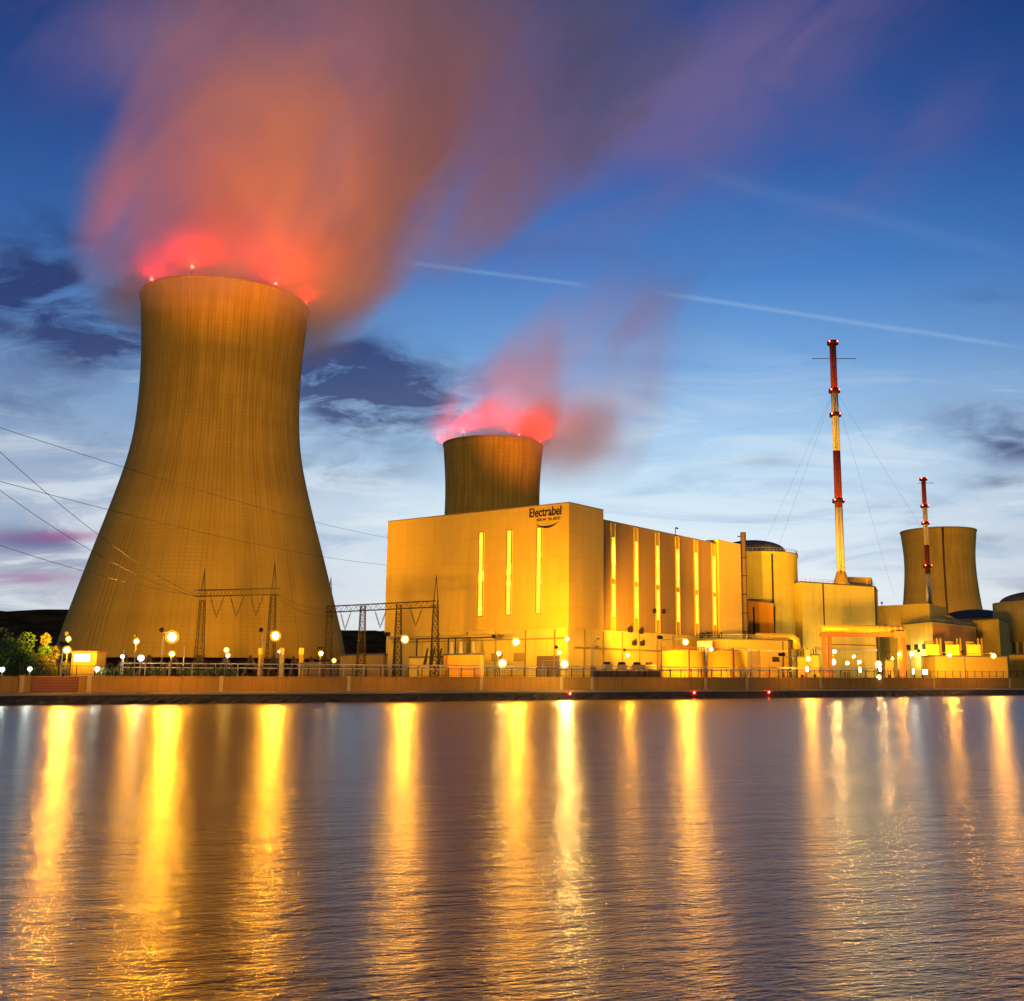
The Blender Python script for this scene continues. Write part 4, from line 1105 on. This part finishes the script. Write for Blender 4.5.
# overhead conductors coming in from the left
def catenary(p, q, sag, r=.045, n=28):
    mb = MB(); pts = []
    for k in range(n + 1):
        f = k / n; c = p + (q - p) * f; pts.append(c - Vector((0, 0, 4 * sag * f * (1 - f))))
    mb.tube(pts, r, 5); return mb
for (x0, y0, Ya), (x1, y1, Yb), sag, lab in (
    ((-60, 408, 150), (400, 540, 420), 2.0, 'power cable crossing the near tower at mid height, upper of the two long spans'),
    ((-60, 465, 150), (400, 566, 420), 2.5, 'power cable crossing the near tower below the upper long span'),
    ((-60, 395, 140), (200, 597, 268), 3.0, 'steepest power cable dropping to the gantry before the near tower'),
    ((-60, 445, 140), (199, 597, 268), 3.0, 'power cable dropping to the tower gantry beneath the steepest one'),
    ((-60, 525, 140), (198, 596, 268), 1.2, 'lowest power cable reaching the tower gantry from the left'),
    ((278, 595, 262), (328, 610, 274), .8, 'short slack power cable linking the two gantries'),
    ((278, 598, 262), (331, 617, 274), 1.2, 'lower short power cable linking the two gantries')):
    o = catenary(at(x0, y0, Ya), at(x1, y1, Yb), sag).build('power_cable', M['cable'], origin=at(x1, y1, Yb))
    tag(o, lab, 'cable', 'overhead power cables')

# ------------------------------------------------------------------ trees and hedge at the left
def crown(mb, c, rx, ry, rz, n, leaf, seed):
    rnd = random.Random(seed)
    lobes = [(Vector((rnd.gauss(0, .5), rnd.gauss(0, .5), rnd.gauss(.05, .42))), rnd.uniform(.32, .55)) for _ in range(9)]
    for k in range(n):
        lc, lr = rnd.choice(lobes)
        d = Vector((rnd.gauss(0, 1), rnd.gauss(0, 1), rnd.gauss(0, 1))).normalized() * lr * rnd.uniform(.5, 1.05) ** .6
        p = lc + d; p = Vector((c[0] + p.x * rx, c[1] + p.y * ry, c[2] + p.z * rz))
        a = Vector((rnd.gauss(0, 1), rnd.gauss(0, 1), rnd.gauss(0, 1))).normalized(); b = a.cross(Vector((rnd.gauss(0, 1), rnd.gauss(0, 1), rnd.gauss(0, 1)))).normalized()
        s_ = leaf * rnd.uniform(.6, 1.3)
        mb.quad([p + a * s_, p + b * s_ * .6, p - a * s_, p - b * s_ * .6])
def tree(px_, pytop, off, rx, label, mat, seed):
    Yq = bankY(px_, off); p = at(px_, pytop, Yq); H = p.z - GZ
    t = thing('tree', (p.x, p.y, GZ), label, 'tree', 'trees behind the railing')
    mb = MB(); mb.tube([(p.x, p.y, GZ), (p.x + .2, p.y, GZ + H * .3), (p.x - .1, p.y + .1, GZ + H * .75)], [.3, .22, .08], 8)
    rnd = random.Random(seed)
    for k in range(6):
        a = rnd.uniform(0, 6.28); z = GZ + H * rnd.uniform(.2, .5); mb.tube([(p.x + .1, p.y, z), (p.x + math.cos(a) * rx * .7, p.y + math.sin(a) * rx * .7, z + H * .3)], [.12, .03], 5)
    mb.build('trunk', M['bark'], t)
    mb = MB(); crown(mb, (p.x, p.y, GZ + H * .55), rx, rx, H * .5, 2600, .28, seed); mb.build('crown', M[mat], t)
tree(6, 640, 34, 5.0, 'rounded green tree at the left end of the railing', 'leaf', 3)
tree(23, 647, 30, 3.2, 'lower green tree beside the rounded one', 'leaf', 5)
tree(37, 651, 30, 2.6, 'sparse dry tree left of the twin orange lamps', 'leaf2', 8)
tree(49, 646, 34, 3.0, 'taller dry leaved tree close to the twin orange lamps', 'leaf2', 11)
tree(-6, 634, 44, 6, 'big green tree half outside the picture at the left', 'leaf', 21)
for k, (xa, xb, lab) in enumerate(((100, 132, 'clipped green hedge right of the lit cabin'), (146, 166, 'green hedge left of the brightest lamp'), (176, 236, 'long green hedge between brightest lamp and low twin lamp'))):
    sa, sb = bank_s(xa, 9.2), bank_s(xb, 9.2); mb = MB(); rnd = random.Random(40 + k)
    for j in range(int((sb - sa) * 130)):
        q = bank_pt(rnd.uniform(sa, sb), 9.2 + rnd.uniform(-.7, .7), GZ + rnd.random() ** .7 * (2.7 + .3 * math.sin(j)))
        a = Vector((rnd.gauss(0, 1), rnd.gauss(0, 1), rnd.gauss(0, 1))).normalized(); b = a.cross(Vector((rnd.gauss(0, 1), rnd.gauss(0, 1), 1))).normalized(); s_ = .16 * rnd.uniform(.6, 1.4)
        mb.quad([q + a * s_, q + b * s_ * .7, q - a * s_, q - b * s_ * .7])
    tag(mb.build('hedge', M['leaf'], origin=bank_pt((sa + sb) / 2, 9.2, GZ)), lab, 'hedge', 'hedges behind the railing')

# ------------------------------------------------------------------ lamps
LM = {}
def lamp_mat(col, st):
    k = (col, st)
    if k not in LM: LM[k] = glow('lamp glass', col, st)
    return LM[k]
T1 = (C1.x, C1.y - 30, 85); T1L = (C1.x - 12, C1.y - 30, 40); T1P = (C1.x + 2, C1.y, 250); T1Q = (C1.x + 62, C1.y, 240); T2 = (C2.x, C2.y - 30, 125); T2P = (C2.x + 62, C2.y, 206); T3 = (C3.x, C3.y - 30, 95); MST = (88, 402, 85); FA = ((A.x + B.x) / 2, (A.y + B.y) / 2, 30)
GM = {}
def halo_mat(col):
    """tinted lamp halo: half clear shell, its emission imitates a halo round the bulb"""
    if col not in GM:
        m = bpy.data.materials.new('lamp halo'); m.use_nodes = True; t = NT(m.node_tree); t.n.clear()
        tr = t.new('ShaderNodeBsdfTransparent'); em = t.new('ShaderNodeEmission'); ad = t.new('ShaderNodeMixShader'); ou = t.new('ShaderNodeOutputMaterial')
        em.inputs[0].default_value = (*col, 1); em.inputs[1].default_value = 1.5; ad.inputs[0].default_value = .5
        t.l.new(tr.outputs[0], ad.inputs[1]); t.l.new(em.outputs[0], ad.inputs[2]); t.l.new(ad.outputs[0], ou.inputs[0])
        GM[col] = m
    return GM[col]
AMBER = (1.0, .29, .035)  # reddened light for the floods added to tint the steam
def flood(parent, p, target, power, angle, col, size=1.1):
    if target in (T1P, T1Q, T2P): col = AMBER
    """added flood head that lights towers, halls, masts and steam"""
    d = (Vector(target) - p).normalized()
    mb = MB(); mb.tube([p - d * .7, p - d * .1, p + d * .05], [.16, .42, .46], 12); mb.build('added_flood_head', M['dark'], parent)
    ld = bpy.data.lights.new('added_flood_light', 'SPOT'); ld.energy = power; ld.color = col; ld.spot_size = R(angle); ld.spot_blend = .8; ld.shadow_soft_size = size
    lo = bpy.data.objects.new('added_flood_light', ld); COL.objects.link(lo)
    lo.parent = parent; lo.location = p + d * .6 - Vector(parent['base_pos']); lo.rotation_euler = d.to_track_quat('-Z', 'Y').to_euler()
def lamp(px_, py_, off, r, st, col, label, heads=1, floods=(), gz=GZ, Y=None, name='street_lamp', cat='lamp post', group='lamp posts of the plant', reach=0.0, throw=0):
    if off == -.8: reach = 9.3
    Yq = Y or bankY(px_, off); p = at(px_, py_, Yq)
    t = thing(name, (p.x, p.y, gz), label, cat, group)
    q = p + BN * (reach + r + .15)
    mb = MB(); mb.tube([(q.x, q.y, gz), (q.x, q.y, p.z + .2), (q.x - BN.x * .3, q.y - BN.y * .3, p.z + r + .12), (p.x, p.y, p.z + r + .14)], [.15, .09, .07, .06], 8); mb.build('pole', M['galv'], t)
    mb = MB(); mb.lathe((p.x, p.y, p.z + r * .8), [(r * .6, 0), (r * .5, .16), (.1, r * .2 + .2), (.01, r * .2 + .2)], 14); mb.build('hood', M['galv'], t)
    mb = MB(); mb.ball(p, r * .74, 12); bl = mb.build('bulb', lamp_mat(col, st * 1.8), t)
    mb = MB(); mb.ball(p, r * 1.32, 16); mb.build('halo_shell', halo_mat(col), t)  # emissive shell added round the bulb to imitate a halo of glare
    if throw or off == -.8:
        ld = bpy.data.lights.new('river_throw', 'SPOT'); ld.energy = (throw or 27) * 1e3; ld.color = (col[0], col[1] * .78, col[2] * .7); ld.spot_size = R(130); ld.spot_blend = .5; ld.shadow_soft_size = r * .8
        lo = bpy.data.objects.new('river_throw', ld); COL.objects.link(lo); lo.parent = t; lo.location = -BN * (r + .1) + (p - Vector(t['base_pos']))
        lo.rotation_euler = Vector((-p.x * .8, -p.y, -.22 * p.y)).to_track_quat('-Z', 'Y').to_euler()
    for fk, (tgt, power, ang) in enumerate(floods):
        flood(t, q + Vector((.5 * fk - .5, .3, r + .75)), tgt, power, ang, SOD)
    return t
K = 1e3
# (px, py, set back, bulb radius, strength, colour, label, floods)
lamp(67, 650, -.8, .55, 319, SOD, 'lower orange lamp of the pair on one line beside the lit cabin', floods=[(T1, 240 * K, 75), (T1P, 2900 * K, 31), (T1Q, 4300 * K, 33)])
lamp(68.5, 639, 22, .42, 110, SOD, 'upper orange lamp of the pair left of the near tower foot', floods=[(T1P, 2200 * K, 31)])
lamp(2, 669.5, 9, .38, 330, COOL, 'low greenish white lamp at the left end of the railing', gz=GZ, group='low white lamps')
lamp(30, 669, 9, .33, 300, COOL, 'low greenish white lamp under the green trees', group='low white lamps')
lamp(97, 669, 9, .42, 110, COOL, 'low white lamp just right of the lit cabin', group='low white lamps')
lamp(122.5, 656.5, 14, .32, 70, WHITE, 'small white lamp beside a thin pale pole', group='low white lamps')
lamp(136.5, 641.5, 26, .50, 160, SOD, 'medium orange lamp left of the brightest lamp', throw=9, floods=[(T1, 180 * K, 70)])
lamp(141, 658, 14, .50, 130, WHITE, 'white lamp low under the medium orange lamp')
lamp(172, 637, -.8, .92, 377, SOD, 'biggest and brightest lamp before the near tower', throw=38, floods=[(T1, 260 * K, 80)])
lamp(172, 654, 12, .50, 120, SOD, 'lower lamp directly under the brightest one')
lamp(226.5, 650, 22, .48, 120, SOD, 'upper lamp of the close pair right of the brightest lamp')
lamp(228, 655.5, 14, .36, 90, WARM, 'lower lamp of the close pair right of the brightest lamp')
lamp(275.5, 636, -.8, .78, 377, SOD, 'tall bright lamp under the right mast of the tower gantry', floods=[(T1, 250 * K, 80)])
lamp(279, 651.5, 24, .22, 60, WARM, 'tiny lamp low on the pale pole at the tower foot')
lamp(321, 653.5, 20, .60, 140, SOD, 'orange lamp at the right foot of the near tower', floods=[((C1.x + 20, C1.y - 30, 70), 110 * K, 80), (T2, 850 * K, 18), (T2P, 15000 * K, 22)], Y=290)
lamp(334, 660.5, 16, .40, 90, SOD, 'small lamp lower right of the near tower foot')
lamp(405, 639.5, -.8, .68, 377, SOD, 'tall lamp standing before the left edge of the ochre hall', floods=[((-50, 306, 34), 165 * K, 90), (T1, 330 * K, 60)])
lamp(516, 642, -.8, .78, 377, SOD, 'bright lamp in front of the short hall side under the sign', floods=[((-24, 291, 33), 130 * K, 95)])
lamp(499, 653.5, 24, .48, 120, WARM, 'medium lamp lower left of the bright one under the sign')
lamp(559.5, 652.5, 18, .52, 130, SOD, 'medium lamp left of the hall corner above a bright square one', floods=[((5, 300, 32), 75 * K, 90)])
lamp(567.5, 639, 30, .45, 420, SOD, 'upper lamp at the hall corner')
lamp(564.5, 664, -.8, .75, 319, WARM, 'big square looking light right behind the railing at the hall corner')
lamp(628, 655, 34, .52, 420, SOD, 'lamp in front of the long hall side above the containers', throw=9, floods=[((22, 322, 30), 45 * K, 100)])
lamp(685.5, 642, -.8, .66, 377, SOD, 'tall lamp above the bright yellow tank', floods=[((60, 400, 30), 260 * K, 90), (MST, 1300 * K, 40)])
lamp(808.5, 659, -.8, .56, 319, SOD, 'lamp right of the flat brown building', throw=12, floods=[((75, 392, 28), 400 * K, 80), (MST, 420 * K, 45), ((158, 520, 60), 350 * K, 40)])
for px_, py_, Yq, r, st, col, lab in (
    (833, 662, 374, 1.25, 90, WARM, 'largest white light under the left legs of the pipe bridge'), (834.5, 651.5, 383, .8, 100, WARM, 'white light high behind the left legs of the pipe bridge'),
    (847.5, 663, 376, .72, 90, WARM, 'white light under the pipe bridge, next to the largest'), (854, 656.5, 356, .60, 90, WARM, 'high lamp below the middle of the pipe bridge'),
    (859.5, 662, 352, .72, 80, WARM, 'white lamp under the middle of the pipe bridge'), (878.5, 664, 345, 1.15, 80, WARM, 'large white light right of the bridge centre'),
    (899, 654.3, 342, .62, 90, SOD, 'orange lamp on the right leg of the pipe bridge'), (892.5, 658.5, 345, .5, 80, WARM, 'lamp just left of the right bridge leg'),
    (912, 653.5, 411, .9, 90, WHITE, 'white lamp washing the pale pump house wall')):
    lamp(px_, py_, 0, r * .75, st * 6, col, lab, throw={833: 26, 878.5: 18, 899: 8}.get(px_, 0), Y=Yq, name='yard_light', cat='yard light', group='yard lights round the pipe bridge')
lamp(879, 677.0, 6.3, .55, 90, WARM, 'bright light low on the quay wall right of the pipe bridge', gz=1.95, name='wall_light', cat='wall light')
lamp(949.5, 655, -.8, .60, 348, SOD, 'lamp in front of the middle transformer cell', throw=9, floods=[((145, 418, 20), 330 * K, 80)])
lamp(993.5, 656, -.8, .66, 348, SOD, 'lamp in front of the right end of the transformer bay', floods=[((182, 450, 26), 460 * K, 80)])
lamp(502.5, 663.5, 34, .9, 240, WARM, 'wide low light washing the hall base under the sign', group='low wash lights')
lamp(711.5, 649.5, 50, .5, 70, WHITE, 'cold white light on the lit shed between the tanks', Y=313)
for k, (px_, py_) in enumerate(((913.5, 671.5), (925, 672), (807, 669), (860, 670), (880, 669))):
    Yq = bankY(px_, 10); p = at(px_, py_, Yq)
    lab = ('white lit box left of two behind the railing', 'wider white lit box right of two behind the railing', 'small lit panel behind the railing by the flat brown building', 'small lit panel behind the railing under the pipe bridge', 'small lit panel above the low wall light')[k]
    t = thing('light_box', (p.x, p.y, GZ), lab, 'light box', 'light boxes behind the railing')
    wd = (.6, 1.2, .5, .5, .5)[k]
    mb = MB(); mb.box((p.x, p.y + .2, p.z), (wd + .15, .3, 1.5)); mb.box((p.x, p.y + .2, (GZ + p.z) / 2), (.2, .2, p.z - GZ)); mb.build('frame', M['galv'], t)
    mb = MB(); mb.box((p.x, p.y + .02, p.z), (wd, .04, 1.3)); mb.build('screen', lamp_mat(WHITE, 9), t)
q = Vector((116, 445, zat(604.6, 905, Vector((0, 432, 0)))))  # roof floodlight added to brighten the far tower
t = thing('added_roof_flood', q, 'small floodlight added on the roof of the low buff building to light the far tower', 'floodlight')
mb = MB(); mb.tube([q, q + Vector((0, 0, 1.2))], .12, 8); mb.build('stand', M['dark'], t)
flood(t, q + Vector((0, 0, 1.6)), T3, 8500 * K, 17, SOD)
# unlit double armed lamp by the hall corner
Yq = bankY(592, 12); p = at(592, 640, Yq)
t = thing('unlit_lamp_post', (p.x, p.y, GZ), 'unlit curved lamp post with two arms right of the hall corner', 'lamp post')
z1 = at(592, 646, Yq).z
mb = MB(); mb.tube([(p.x, p.y, GZ), (p.x, p.y, z1), (p.x + .4, p.y, z1 + 1.0), (p.x + 1.4, p.y, z1 + 1.6)], [.13, .1, .08, .06], 8); mb.tube([(p.x + .3, p.y, z1 + .3), (p.x + 1.2, p.y, z1 - .1)], .06, 6); mb.build('pole', M['galv'], t)
for dx_, dz_ in ((1.5, 1.65), (1.2, -.15)):
    mb = MB(); mb.box((p.x + dx_, p.y, z1 + dz_), (.8, .35, .2)); mb.build('lamp_head', M['dark'], t)
# red navigation marks on the quay face
for px_, lab in ((569.5, 'red mark light on the quay face below the hall corner'), (693.5, 'red mark light on the quay face below the bright yellow tank'), (768, 'red mark light on the quay face below the flat brown building')):
    s_ = bank_s(px_, .1); q = bank_pt(s_, .05, 1.25)
    t = thing('mark_light', (q.x, q.y, 1.0), lab, 'mark light', 'red mark lights on the quay')
    mb = MB(); mb.box(q + BN * .12, (.34, .22, .9), math.atan2(BT.y, BT.x)); mb.build('bracket', M['rust'], t)
    mb = MB(); mb.ball(q - BN * .22, .20, 10); mb.build('lamp', M['beacon2'], t)
for o in list(COL.objects):
    if 'base_pos' in o: del o['base_pos']
